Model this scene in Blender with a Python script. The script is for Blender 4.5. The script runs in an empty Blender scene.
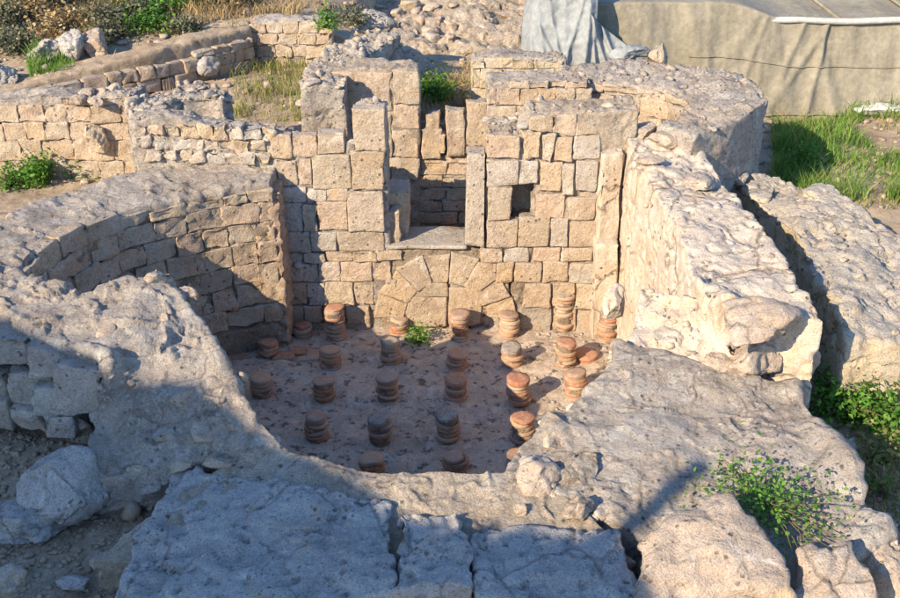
import bpy, math, random
import numpy as np
from mathutils import Vector

random.seed(7)
RNG = np.random.default_rng(11)
S = bpy.context.scene
COL = S.collection
R = math.radians

# ------------------------------------------------------------------ camera, sky, sun, exposure
PITCH, FPX, CAMZ = R(27.0), 1000.0, 5.4
cam = bpy.data.cameras.new('camera')
cam.sensor_width = 36.0
cam.lens = 36.0 * FPX / 900.0
cam.clip_start, cam.clip_end = 0.05, 2000.0
cam_o = bpy.data.objects.new('camera', cam)
cam_o.location = (0, 0, CAMZ)
cam_o.rotation_euler = (math.pi / 2 - PITCH, 0, 0)
COL.objects.link(cam_o)
S.camera = cam_o

SUN_AZ, SUN_EL = R(44.0), R(28.5)          # light travels towards +x/+y, low evening sun behind the camera's left shoulder
SUN_D = np.array([math.sin(SUN_AZ) * math.cos(SUN_EL), math.cos(SUN_AZ) * math.cos(SUN_EL), -math.sin(SUN_EL)])
world = bpy.data.worlds.new('World')
S.world = world
world.use_nodes = True
wn = world.node_tree
bg = wn.nodes['Background']
sky = wn.nodes.new('ShaderNodeTexSky')
sky.sky_type = 'NISHITA'
sky.sun_disc = False
sky.sun_elevation = SUN_EL
sky.sun_rotation = math.pi + SUN_AZ
sky.altitude = 800
sky.ozone_density = 6.0
sky.dust_density = 0.4
wn.links.new(sky.outputs[0], bg.inputs[0])
bg.inputs[1].default_value = 0.15
sun = bpy.data.lights.new('sun', 'SUN')
sun.energy = 4.1
sun.angle = R(0.4)
sun.color = (1.0, 0.85, 0.63)
sun_o = bpy.data.objects.new('sun', sun)
sun_o.rotation_euler = Vector(SUN_D).to_track_quat('-Z', 'Y').to_euler()
sun_o.location = (-8, -8, 12)
COL.objects.link(sun_o)
S.view_settings.view_transform = 'Standard'
S.view_settings.look = 'None'
S.view_settings.gamma = 1.0
S.view_settings.exposure = 1.27
S.render.resolution_x, S.render.resolution_y = 1024, 680

# ------------------------------------------------------------------ survey helpers: photo point -> point of the site
def ray(px, py):
    a, b = (px - 450.0) / FPX, (299.0 - py) / FPX
    c, s = math.cos(PITCH), math.sin(PITCH)
    return a, c + b * s, -s + b * c
def U(px, py, z):
    dx, dy, dz = ray(px, py)
    t = (z - CAMZ) / dz
    return dx * t, dy * t
def UY(px, py, Y):
    dx, dy, dz = ray(px, py)
    t = Y / dy
    return dx * t, CAMZ + dz * t

# ------------------------------------------------------------------ numpy noise
def _h(ix, iy, iz, seed):
    n = (ix * 374761393 + iy * 668265263 + iz * 2147483647 + seed * 974711) & 0xFFFFFFFF
    n = ((n ^ (n >> 13)) * 1274126177) & 0xFFFFFFFF
    n = ((n ^ (n >> 15)) * 2246822519) & 0xFFFFFFFF
    return ((n ^ (n >> 16)) & 0xFFFFFF) / float(0xFFFFFF)
def vnoise(P, seed=0):
    F = np.floor(P).astype(np.int64); f = P - F
    w = f * f * f * (f * (f * 6 - 15) + 10)
    out = 0
    for a in (0, 1):
        wa = w[:, 0] if a else 1 - w[:, 0]
        for b in (0, 1):
            wb = w[:, 1] if b else 1 - w[:, 1]
            for c in (0, 1):
                wc = w[:, 2] if c else 1 - w[:, 2]
                out = out + wa * wb * wc * _h(F[:, 0] + a, F[:, 1] + b, F[:, 2] + c, seed)
    return out * 2 - 1
def fbm(P, freq, octv=4, seed=0, gain=0.5):
    o, a, tot = 0, 1.0, 0.0
    for i in range(octv):
        o = o + a * vnoise(P * freq + 17.3 * i, seed + i); tot += a
        a *= gain; freq *= 2.03
    return o / tot
def worley(P, freq, seed=0):
    Q = P * freq; F = np.floor(Q).astype(np.int64)
    best = np.full(len(P), 9.0); bid = np.zeros(len(P))
    for a in (-1, 0, 1):
        for b in (-1, 0, 1):
            for c in (-1, 0, 1):
                C = F + np.array([a, b, c])
                pt = np.stack([C[:, k] + _h(C[:, 0], C[:, 1], C[:, 2], seed + 5 * k + 1) for k in range(3)], 1)
                d = np.sqrt(((pt - Q) ** 2).sum(1))
                m = d < best
                best = np.where(m, d, best)
                bid = np.where(m, _h(C[:, 0], C[:, 1], C[:, 2], seed + 77), bid)
    return best, bid

# ------------------------------------------------------------------ mesh helpers
def mk_mesh(name, V, F, smooth=True, matidx=None):
    V = np.asarray(V, np.float32); F = np.asarray(F, np.int32)
    me = bpy.data.meshes.new(name)
    n, k = F.shape
    me.vertices.add(len(V)); me.vertices.foreach_set('co', V.ravel())
    me.loops.add(n * k); me.loops.foreach_set('vertex_index', F.ravel())
    me.polygons.add(n)
    me.polygons.foreach_set('loop_start', np.arange(0, n * k, k, dtype=np.int32))
    me.polygons.foreach_set('loop_total', np.full(n, k, np.int32))
    if smooth: me.polygons.foreach_set('use_smooth', np.ones(n, bool))
    if matidx is not None: me.polygons.foreach_set('material_index', np.asarray(matidx, np.int32))
    me.update(calc_edges=True)
    return me
def add(name, V, F, mats, parent=None, smooth=True, matidx=None, center=True, attr=None):
    V = np.asarray(V, float)
    c = np.zeros(3)
    if center:
        c = np.array([(V[:, 0].min() + V[:, 0].max()) / 2, (V[:, 1].min() + V[:, 1].max()) / 2, V[:, 2].min()])
    me = mk_mesh(name, V - c, F, smooth, matidx)
    for m in (mats if isinstance(mats, (list, tuple)) else [mats]): me.materials.append(m)
    if attr is not None:
        at = me.attributes.new('tint', 'FLOAT', 'POINT'); at.data.foreach_set('value', np.asarray(attr, np.float32))
    o = bpy.data.objects.new(name, me); COL.objects.link(o)
    if parent is not None:
        o.parent = parent; o.location = Vector(c) - parent.location
    else: o.location = Vector(c)
    return o
def thing(name, label, cat, loc, group=None):
    o = bpy.data.objects.new(name, None); COL.objects.link(o)
    o.location = loc; o.empty_display_size = 0.2
    return tag(o, label, cat, group)
def tag(o, label=None, cat=None, group=None, kind=None):
    if label: o['label'] = label
    if cat: o['category'] = cat
    if group: o['group'] = group
    if kind: o['kind'] = kind
    return o

_gc = {}
def cube_grid(nu, nv, nw):
    key = (nu, nv, nw)
    if key in _gc: return _gc[key]
    quads = []
    def face(fn, na, nb, flip):
        a, b = np.meshgrid(np.arange(na), np.arange(nb), indexing='ij'); a = a.ravel(); b = b.ravel()
        q = [fn(a, b), fn(a + 1, b), fn(a + 1, b + 1), fn(a, b + 1)]
        if flip: q = q[::-1]
        quads.append(np.stack(q, 1))
    K = lambda i, j, k: (i * (nv + 1) + j) * (nw + 1) + k
    z = lambda a: a * 0
    face(lambda a, b: K(a, b, z(a)), nu, nv, True); face(lambda a, b: K(a, b, z(a) + nw), nu, nv, False)
    face(lambda a, b: K(a, z(a), b), nu, nw, False); face(lambda a, b: K(a, z(a) + nv, b), nu, nw, True)
    face(lambda a, b: K(z(a), a, b), nv, nw, True); face(lambda a, b: K(z(a) + nu, a, b), nv, nw, False)
    Q = np.concatenate(quads)
    ids, inv = np.unique(Q, return_inverse=True)
    Q = inv.reshape(Q.shape)
    k = ids % (nw + 1); j = (ids // (nw + 1)) % (nv + 1); i = ids // ((nw + 1) * (nv + 1))
    P = np.stack([i / nu, j / nv, k / nw], 1)
    _gc[key] = (P, Q)
    return P, Q
def normals(V, F):
    n = np.cross(V[F[:, 2]] - V[F[:, 0]], V[F[:, 3 if F.shape[1] == 4 else 1]] - V[F[:, 1 if F.shape[1] == 4 else 0]])
    if F.shape[1] == 3: n = np.cross(V[F[:, 1]] - V[F[:, 0]], V[F[:, 2]] - V[F[:, 0]])
    N = np.zeros_like(V)
    for k in range(F.shape[1]):
        for c in range(3): N[:, c] += np.bincount(F[:, k], n[:, c], len(V))
    return N / (np.linalg.norm(N, axis=1, keepdims=True) + 1e-9)
def smooth(V, F, it=1, lam=0.5):
    E = np.concatenate([F[:, [k, (k + 1) % F.shape[1]]] for k in range(F.shape[1])])
    a, b = E[:, 0], E[:, 1]
    deg = np.bincount(a, minlength=len(V)) + np.bincount(b, minlength=len(V))
    for _ in range(it):
        M = np.stack([np.bincount(a, V[b, c], len(V)) + np.bincount(b, V[a, c], len(V)) for c in range(3)], 1) / deg[:, None]
        V = V + lam * (M - V)
    return V
EDGE = {}
def edge_remap(P, e=0.09):
    Q = P.copy()
    n = 4
    return Q

# ------------------------------------------------------------------ materials
def new_mat(name):
    m = bpy.data.materials.new(name); m.use_nodes = True
    nt = m.node_tree
    return m, nt, nt.nodes['Principled BSDF']
class NB:
    def __init__(s, nt): s.nt = nt
    def n(s, t, **k):
        o = s.nt.nodes.new(t)
        for a, v in k.items(): setattr(o, a, v)
        return o
    def l(s, a, b): s.nt.links.new(a, b)
    def coord(s): return s.n('ShaderNodeNewGeometry').outputs['Position']
    def noise(s, scale, detail=6, rough=0.6, vec=None, dist=0.0):
        o = s.n('ShaderNodeTexNoise'); o.inputs['Scale'].default_value = scale; o.inputs['Detail'].default_value = detail
        o.inputs['Roughness'].default_value = rough; o.inputs['Distortion'].default_value = dist
        s.l(vec if vec is not None else s.coord(), o.inputs['Vector']); return o.outputs['Fac']
    def vor(s, scale, feature='F1', out='Distance', vec=None, rnd=1.0):
        o = s.n('ShaderNodeTexVoronoi'); o.feature = feature; o.inputs['Scale'].default_value = scale; o.inputs['Randomness'].default_value = rnd
        s.l(vec if vec is not None else s.coord(), o.inputs['Vector']); return o.outputs[out]
    def ramp(s, fac, stops, interp='LINEAR'):
        o = s.n('ShaderNodeValToRGB'); o.color_ramp.interpolation = interp
        el = o.color_ramp.elements
        while len(el) < len(stops): el.new(0.5)
        for e, (p, c) in zip(el, stops):
            e.position = p; e.color = (c, c, c, 1) if not isinstance(c, (tuple, list)) else (*c, 1)
        s.l(fac, o.inputs[0]); return o.outputs[0]
    def mix(s, a, b, fac, mode='MIX'):
        o = s.n('ShaderNodeMix', data_type='RGBA', blend_type=mode)
        for sock, v in ((o.inputs['A'], a), (o.inputs['B'], b), (o.inputs['Factor'], fac)):
            if isinstance(v, (int, float)): sock.default_value = v
            elif isinstance(v, tuple): sock.default_value = (*v, 1)
            else: s.l(v, sock)
        return o.outputs['Result']
    def math(s, op, a, b=None):
        o = s.n('ShaderNodeMath', operation=op)
        for i, v in enumerate((a, b)):
            if v is None: continue
            if isinstance(v, (int, float)): o.inputs[i].default_value = v
            else: s.l(v, o.inputs[i])
        return o.outputs[0]
    def bump(s, h, strength, dist, prev=None):
        o = s.n('ShaderNodeBump'); o.inputs['Strength'].default_value = strength; o.inputs['Distance'].default_value = dist
        s.l(h, o.inputs['Height'])
        if prev is not None: s.l(prev, o.inputs['Normal'])
        return o.outputs[0]
    def cracks(s, scale, amt):
        # irregular hairline cracks, broken up so they come and go
        nz = s.n('ShaderNodeTexNoise'); nz.inputs['Scale'].default_value = 5.0; nz.inputs['Detail'].default_value = 5; s.l(s.coord(), nz.inputs['Vector'])
        mv = s.n('ShaderNodeMix', data_type='VECTOR'); mv.inputs['Factor'].default_value = 0.16
        s.l(s.coord(), mv.inputs[4]); s.l(nz.outputs['Color'], mv.inputs[5])
        d = s.vor(scale, 'DISTANCE_TO_EDGE', vec=mv.outputs[1])
        line = s.ramp(d, [(0.0, 1.0), (0.035, 0.0)])
        sel = s.ramp(s.noise(1.9, 3, 0.5), [(0.46, 0.0), (0.54, 1.0)])
        return s.math('MULTIPLY', s.math('MULTIPLY', line, sel), amt)
    def rnd(s): return s.n('ShaderNodeObjectInfo').outputs['Random']
    def nz(s):
        g = s.n('ShaderNodeNewGeometry'); x = s.n('ShaderNodeSeparateXYZ'); s.l(g.outputs['Normal'], x.inputs[0]); return x.outputs[2]

def stone_mat(name, c_lo, c_mid, c_hi, grey=(0.40, 0.36, 0.31), grey_amt=0.55, bump=1.0, pits=0.6, hue_var=True, rough=0.92, crack=0.0, crack_s=3.0):
    m, nt, b = new_mat(name); N = NB(nt)
    big = N.noise(2.6, 5, 0.62); mid = N.noise(13, 6, 0.68); fine = N.noise(70, 5, 0.7)
    col = N.ramp(N.math('ADD', N.math('MULTIPLY', big, 0.55), N.math('MULTIPLY', mid, 0.45)), [(0.33, c_lo), (0.5, c_mid), (0.67, c_hi)])
    if hue_var:
        r = N.rnd()
        col = N.mix(col, N.ramp(r, [(0, (0.78, 0.76, 0.74)), (0.2, (1.10, 0.97, 0.80)), (0.4, (0.95, 0.96, 0.97)), (0.6, (1.06, 0.93, 0.86)), (0.8, (0.88, 0.88, 0.84)), (1, (1.14, 1.10, 1.05))]), 0.75, 'MULTIPLY')
    # weathered grey crust where surfaces look up
    up = N.ramp(N.math('ADD', N.nz(), N.math('MULTIPLY', N.math('SUBTRACT', N.noise(6, 5, 0.7), 0.5), 1.6)), [(0.35, 0.0), (0.9, grey_amt)])
    greyc = N.mix(grey, (grey[0] * 0.6, grey[1] * 0.6, grey[2] * 0.62), N.ramp(mid, [(0.4, 0.0), (0.65, 1.0)]))
    col = N.mix(col, greyc, up)
    grit = N.noise(170, 3, 0.8)
    col = N.mix(col, N.ramp(grit, [(0.34, 0.55), (0.5, 1.0), (0.68, 1.25)]), 0.6, 'MULTIPLY')
    spk = N.ramp(fine, [(0.32, 0.55), (0.5, 1.0), (0.7, 1.2)])
    col = N.mix(col, spk, 0.8, 'MULTIPLY')
    stain = N.ramp(N.noise(4.3, 8, 0.75, dist=0.6), [(0.56, 1.0), (0.72, 0.62)])
    col = N.mix(col, stain, 0.7, 'MULTIPLY')
    pit = N.vor(38)
    pmask = N.ramp(pit, [(0.0, 0.0), (0.32, 1.0)])
    psel = N.ramp(N.noise(9, 3, 0.5), [(0.48, 0.0), (0.6, 1.0)])
    ph = N.mix((1.0, 1.0, 1.0), pmask, N.math('MULTIPLY', psel, pits))
    col = N.mix(col, N.mix((1, 1, 1), N.mix((0.5, 0.45, 0.4), (1, 1, 1), pmask), N.math('MULTIPLY', psel, pits)), 0.7, 'MULTIPLY')
    # ochre bleeding, white lime bloom, dark lichen and small eroded holes
    col = N.mix(col, (0.50, 0.33, 0.165), N.ramp(N.noise(2.7, 6, 0.7, dist=0.7), [(0.54, 0.0), (0.68, 0.45)]))
    col = N.mix(col, (0.66, 0.60, 0.52), N.ramp(N.noise(5.1, 8, 0.78, dist=1.0), [(0.57, 0.0), (0.64, 0.5)]))
    col = N.mix(col, (0.15, 0.125, 0.105), N.ramp(N.noise(17, 6, 0.75), [(0.62, 0.0), (0.70, 0.75)]))
    hole = N.math('MULTIPLY', N.ramp(N.vor(13), [(0.10, 1.0), (0.22, 0.0)]), N.ramp(N.noise(3.3, 3, 0.5), [(0.50, 0.0), (0.58, 1.0)]))
    col = N.mix(col, (0.10, 0.08, 0.065), N.math('MULTIPLY', hole, 0.8))
    ck = N.cracks(crack_s, crack)
    col = N.mix(col, (0.13, 0.095, 0.07), N.math('MULTIPLY', ck, 0.85))
    N.l(col, b.inputs['Base Color'])
    b.inputs['Roughness'].default_value = rough; b.inputs['Specular IOR Level'].default_value = 0.15
    n0 = N.bump(N.math('SUBTRACT', 1.0, hole), 0.7, 0.03, N.bump(N.math('SUBTRACT', 1.0, ck), 0.6, 0.02))
    n1 = N.bump(mid, 0.8 * bump, 0.05, n0); n2 = N.bump(fine, 0.75 * bump, 0.012, n1); n3 = N.bump(ph, 0.9 * bump, 0.02, n2)
    N.l(N.bump(grit, 0.5 * bump, 0.006, n3), b.inputs['Normal'])
    return m
def rubble_mat(name, c1, c2, c3, peb=26, bump=1.0, agg=0.6, crack=0.5, crack_s=3.4):
    m, nt, b = new_mat(name); N = NB(nt)
    big = N.noise(1.7, 5, 0.65); mid = N.noise(11, 7, 0.7); fine = N.noise(90, 4, 0.7)
    col = N.ramp(N.math('ADD', N.math('MULTIPLY', big, 0.6), N.math('MULTIPLY', mid, 0.4)), [(0.36, c1), (0.5, c2), (0.64, c3)])
    # patches of brown dust and pale lime crust
    col = N.mix(col, (c1[0] * .9, c1[1] * .86, c1[2] * .84), N.ramp(N.noise(2.3, 7, 0.72, dist=0.5), [(0.54, 0.0), (0.66, 0.45)]))
    col = N.mix(col, (min(.62, c3[0] * 1.12), c3[1] * 1.12, c3[2] * 1.14), N.ramp(N.noise(3.7, 8, 0.75, dist=0.9), [(0.56, 0.0), (0.63, 0.75)]))
    grit = N.noise(190, 3, 0.8)
    col = N.mix(col, N.ramp(grit, [(0.34, 0.45), (0.5, 1.0), (0.68, 1.35)]), 0.75, 'MULTIPLY')
    # aggregate
    wv = N.coord()
    d = N.vor(peb, vec=wv); cid = N.n('ShaderNodeTexVoronoi'); cid.inputs['Scale'].default_value = peb; N.l(wv, cid.inputs['Vector'])
    sep = N.n('ShaderNodeSeparateColor'); N.l(cid.outputs['Color'], sep.inputs[0])
    sel = N.math('MULTIPLY', N.ramp(sep.outputs[0], [(0.45, 0.0), (0.5, 1.0)]), N.ramp(d, [(0.30, 1.0), (0.42, 0.0)]))
    pc = N.ramp(sep.outputs[1], [(0.0, (0.16, 0.13, 0.12)), (0.35, (0.33, 0.27, 0.21)), (0.7, (0.52, 0.45, 0.36)), (1.0, (0.62, 0.57, 0.50))])
    col = N.mix(col, pc, N.math('MULTIPLY', sel, agg))
    col = N.mix(col, N.ramp(fine, [(0.3, 0.55), (0.5, 1.0), (0.7, 1.2)]), 0.8, 'MULTIPLY')
    col = N.mix(col, N.ramp(N.noise(5.5, 8, 0.75, dist=0.8), [(0.52, 1.0), (0.7, 0.55)]), 0.7, 'MULTIPLY')
    # ochre bleeding, white lime bloom, dark lichen and small eroded holes
    col = N.mix(col, (0.50, 0.33, 0.165), N.ramp(N.noise(2.7, 6, 0.7, dist=0.7), [(0.54, 0.0), (0.68, 0.35)]))
    col = N.mix(col, (0.66, 0.60, 0.52), N.ramp(N.noise(5.1, 8, 0.78, dist=1.0), [(0.57, 0.0), (0.64, 0.6)]))
    col = N.mix(col, (0.15, 0.125, 0.105), N.ramp(N.noise(17, 6, 0.75), [(0.62, 0.0), (0.70, 0.75)]))
    hole = N.math('MULTIPLY', N.ramp(N.vor(13), [(0.10, 1.0), (0.22, 0.0)]), N.ramp(N.noise(3.3, 3, 0.5), [(0.50, 0.0), (0.58, 1.0)]))
    col = N.mix(col, (0.10, 0.08, 0.065), N.math('MULTIPLY', hole, 0.8))
    ck = N.cracks(crack_s, crack)
    col = N.mix(col, (0.12, 0.09, 0.07), N.math('MULTIPLY', ck, 0.85))
    N.l(col, b.inputs['Base Color'])
    b.inputs['Roughness'].default_value = 0.95; b.inputs['Specular IOR Level'].default_value = 0.1
    n0 = N.bump(N.math('SUBTRACT', 1.0, hole), 0.8, 0.035, N.bump(N.math('SUBTRACT', 1.0, ck), 0.6, 0.025))
    n1 = N.bump(mid, 1.0 * bump, 0.07, n0); n2 = N.bump(N.math('SUBTRACT', N.math('MULTIPLY', sel, 1.0), N.math('MULTIPLY', d, 0.6)), 0.6 * bump, 0.02, n1)
    n3 = N.bump(grit, 0.6 * bump, 0.008, N.bump(fine, 0.9 * bump, 0.016, n2))
    N.l(n3, b.inputs['Normal'])
    return m
def leaf_mat(name, c1, c2, c3, trans=0.35):
    m, nt, b = new_mat(name); N = NB(nt)
    at = N.n('ShaderNodeAttribute', attribute_name='tint')
    col = N.ramp(at.outputs['Fac'], [(0.0, c1), (0.5, c2), (1.0, c3)])
    col = N.mix(col, N.ramp(N.noise(3, 3, 0.6), [(0.35, 0.75), (0.65, 1.2)]), 0.8, 'MULTIPLY')
    N.l(col, b.inputs['Base Color']); b.inputs['Roughness'].default_value = 0.65; b.inputs['Specular IOR Level'].default_value = 0.2
    tr = N.n('ShaderNodeBsdfTranslucent'); N.l(col, tr.inputs['Color'])
    mx = N.n('ShaderNodeMixShader'); mx.inputs[0].default_value = trans
    N.l(b.outputs[0], mx.inputs[1]); N.l(tr.outputs[0], mx.inputs[2])
    N.l(mx.outputs[0], nt.nodes['Material Output'].inputs[0])
    return m
def tile_mat():
    m, nt, b = new_mat('terracotta'); N = NB(nt)
    r = N.rnd(); mid = N.noise(22, 6, 0.7); fine = N.noise(110, 4, 0.7)
    col = N.ramp(r, [(0.0, (0.36, 0.15, 0.085)), (0.3, (0.40, 0.21, 0.12)), (0.55, (0.44, 0.28, 0.17)), (0.8, (0.33, 0.21, 0.15)), (1.0, (0.46, 0.34, 0.22))])
    col = N.mix(col, (0.40, 0.35, 0.29), N.ramp(mid, [(0.48, 0.0), (0.68, 0.75)]))
    col = N.mix(col, N.ramp(fine, [(0.3, 0.6), (0.55, 1.0), (0.7, 1.15)]), 0.8, 'MULTIPLY')
    N.l(col, b.inputs['Base Color']); b.inputs['Roughness'].default_value = 0.9; b.inputs['Specular IOR Level'].default_value = 0.15
    N.l(N.bump(fine, 0.5, 0.006, N.bump(mid, 0.6, 0.02)), b.inputs['Normal'])
    return m
def earth_mat(name, c1, c2, c3, blotch=(0.09, 0.07, 0.06), blotch_amt=0.6, fine_s=60):
    m, nt, b = new_mat(name); N = NB(nt)
    big = N.noise(1.1, 6, 0.65); mid = N.noise(7, 7, 0.7); fine = N.noise(fine_s, 5, 0.75)
    col = N.ramp(N.math('ADD', N.math('MULTIPLY', big, 0.5), N.math('MULTIPLY', mid, 0.5)), [(0.36, c1), (0.5, c2), (0.63, c3)])
    col = N.mix(col, (min(.6, c3[0] * 1.15), c3[1] * 1.15, c3[2] * 1.18), N.ramp(N.noise(4.1, 8, 0.75, dist=0.6), [(0.54, 0.0), (0.62, 0.6)]))
    bl = N.ramp(N.noise(9, 5, 0.7), [(0.55, 0.0), (0.62, blotch_amt)])
    col = N.mix(col, blotch, bl)
    col = N.mix(col, N.ramp(fine, [(0.3, 0.55), (0.5, 1.0), (0.72, 1.3)]), 0.8, 'MULTIPLY')
    N.l(col, b.inputs['Base Color']); b.inputs['Roughness'].default_value = 0.97; b.inputs['Specular IOR Level'].default_value = 0.08
    N.l(N.bump(fine, 0.7, 0.012, N.bump(mid, 0.7, 0.05)), b.inputs['Normal'])
    return m
def tarp_mat(name, c1, c2, weave=0.2):
    m, nt, b = new_mat(name); N = NB(nt)
    col = N.ramp(N.noise(1.6, 6, 0.7, dist=0.4), [(0.35, c1), (0.65, c2)])
    col = N.mix(col, N.ramp(N.noise(14, 5, 0.7), [(0.4, 0.82), (0.6, 1.08)]), 0.8, 'MULTIPLY')
    N.l(col, b.inputs['Base Color']); b.inputs['Roughness'].default_value = 0.75; b.inputs['Specular IOR Level'].default_value = 0.2
    N.l(N.bump(N.noise(4, 4, 0.6), 0.5, 0.05), b.inputs['Normal'])
    return m

M_ST = stone_mat('limestone_block', (0.36, 0.27, 0.19), (0.475, 0.378, 0.278), (0.56, 0.468, 0.365), grey_amt=0.45, crack=0.25, crack_s=5)
M_STW = stone_mat('weathered_block', (0.35, 0.29, 0.235), (0.47, 0.405, 0.335), (0.56, 0.50, 0.43), grey_amt=0.4, crack=0.3, crack_s=5)
M_RB = rubble_mat('rubble_mortar', (0.37, 0.30, 0.24), (0.49, 0.415, 0.34), (0.58, 0.51, 0.43))
M_RBW = rubble_mat('warm_rubble', (0.40, 0.305, 0.22), (0.51, 0.41, 0.305), (0.59, 0.495, 0.385), agg=0.3)
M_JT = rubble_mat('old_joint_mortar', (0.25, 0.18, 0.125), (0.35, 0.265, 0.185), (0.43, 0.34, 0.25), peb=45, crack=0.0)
M_PL = stone_mat('lime_plaster', (0.42, 0.31, 0.215), (0.51, 0.41, 0.31), (0.59, 0.505, 0.41), grey=(0.47, 0.41, 0.34), grey_amt=0.55, pits=0.5, hue_var=False, crack=0.8, crack_s=2.0, bump=0.6)
M_BRN = stone_mat('brown_plaster', (0.28, 0.185, 0.125), (0.40, 0.285, 0.20), (0.52, 0.41, 0.31), grey_amt=0.2, pits=0.5, hue_var=False, crack=0.6)
M_OCH = stone_mat('ochre_rock', (0.45, 0.32, 0.175), (0.53, 0.42, 0.28), (0.58, 0.50, 0.39), grey=(0.47, 0.42, 0.36), grey_amt=0.8, pits=0.5, hue_var=False, crack=0.6, crack_s=2.2)
M_ROCK = stone_mat('boulder_rock', (0.38, 0.27, 0.185), (0.47, 0.355, 0.26), (0.55, 0.45, 0.35), grey_amt=0.3, pits=0.4, hue_var=False, crack=0.7, crack_s=2.6)
M_GROCK = stone_mat('grey_rock', (0.33, 0.29, 0.255), (0.44, 0.40, 0.355), (0.54, 0.495, 0.44), grey_amt=0.3, pits=0.9, hue_var=False, crack=0.6, crack_s=2.6)
M_FLOOR = earth_mat('hypocaust_dust', (0.31, 0.235, 0.17), (0.44, 0.345, 0.26), (0.54, 0.445, 0.345), blotch=(0.12, 0.09, 0.07), blotch_amt=0.9)
M_EARTH = earth_mat('dry_earth', (0.25, 0.18, 0.12), (0.36, 0.27, 0.18), (0.44, 0.34, 0.235), blotch=(0.15, 0.11, 0.07), blotch_amt=0.5)
M_TILE = tile_mat()
M_GRASS = leaf_mat('green_grass', (0.08, 0.19, 0.025), (0.15, 0.29, 0.04), (0.33, 0.36, 0.11), 0.45)
M_YGRASS = leaf_mat('yellowing_grass', (0.12, 0.17, 0.03), (0.25, 0.25, 0.07), (0.40, 0.32, 0.14))
M_DRY = leaf_mat('dry_grass', (0.26, 0.17, 0.07), (0.40, 0.28, 0.13), (0.48, 0.38, 0.21), 0.2)
M_LEAF = leaf_mat('leaf_green', (0.05, 0.135, 0.02), (0.10, 0.235, 0.03), (0.20, 0.33, 0.06), 0.42)
M_SCRUB = leaf_mat('scrub_leaf', (0.06, 0.07, 0.035), (0.12, 0.125, 0.07), (0.24, 0.22, 0.14), 0.2)
M_STEM = earth_mat('stem', (0.10, 0.09, 0.04), (0.16, 0.14, 0.07), (0.22, 0.18, 0.10))
M_BARK = earth_mat('bark', (0.08, 0.06, 0.04), (0.13, 0.10, 0.07), (0.18, 0.14, 0.10))
M_GTARP = tarp_mat('grey_tarpaulin', (0.21, 0.215, 0.205), (0.285, 0.29, 0.275))
M_BTARP = tarp_mat('beige_tarpaulin', (0.195, 0.168, 0.118), (0.27, 0.235, 0.172))
M_WTARP = tarp_mat('pale_tarp_strip', (0.40, 0.38, 0.33), (0.48, 0.45, 0.40))

# ------------------------------------------------------------------ builders
def resamp(pts, ts, curve=True):
    pts = np.asarray(pts, float)
    n = len(pts)
    x = np.arange(n)
    if not curve or n < 3:
        return np.stack([np.interp(ts, x, pts[:, k]) for k in range(pts.shape[1])], 1)
    ext = np.concatenate([[2 * pts[0] - pts[1]], pts, [2 * pts[-1] - pts[-2]]])
    i = np.clip(np.floor(ts).astype(int), 0, n - 2); f = (ts - i)[:, None]
    p0, p1, p2, p3 = ext[i], ext[i + 1], ext[i + 2], ext[i + 3]
    return 0.5 * (2 * p1 + (p2 - p0) * f + (2 * p0 - 5 * p1 + 4 * p2 - p3) * f ** 2 + (3 * p1 - p0 - 3 * p2 + p3) * f ** 3)

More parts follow.
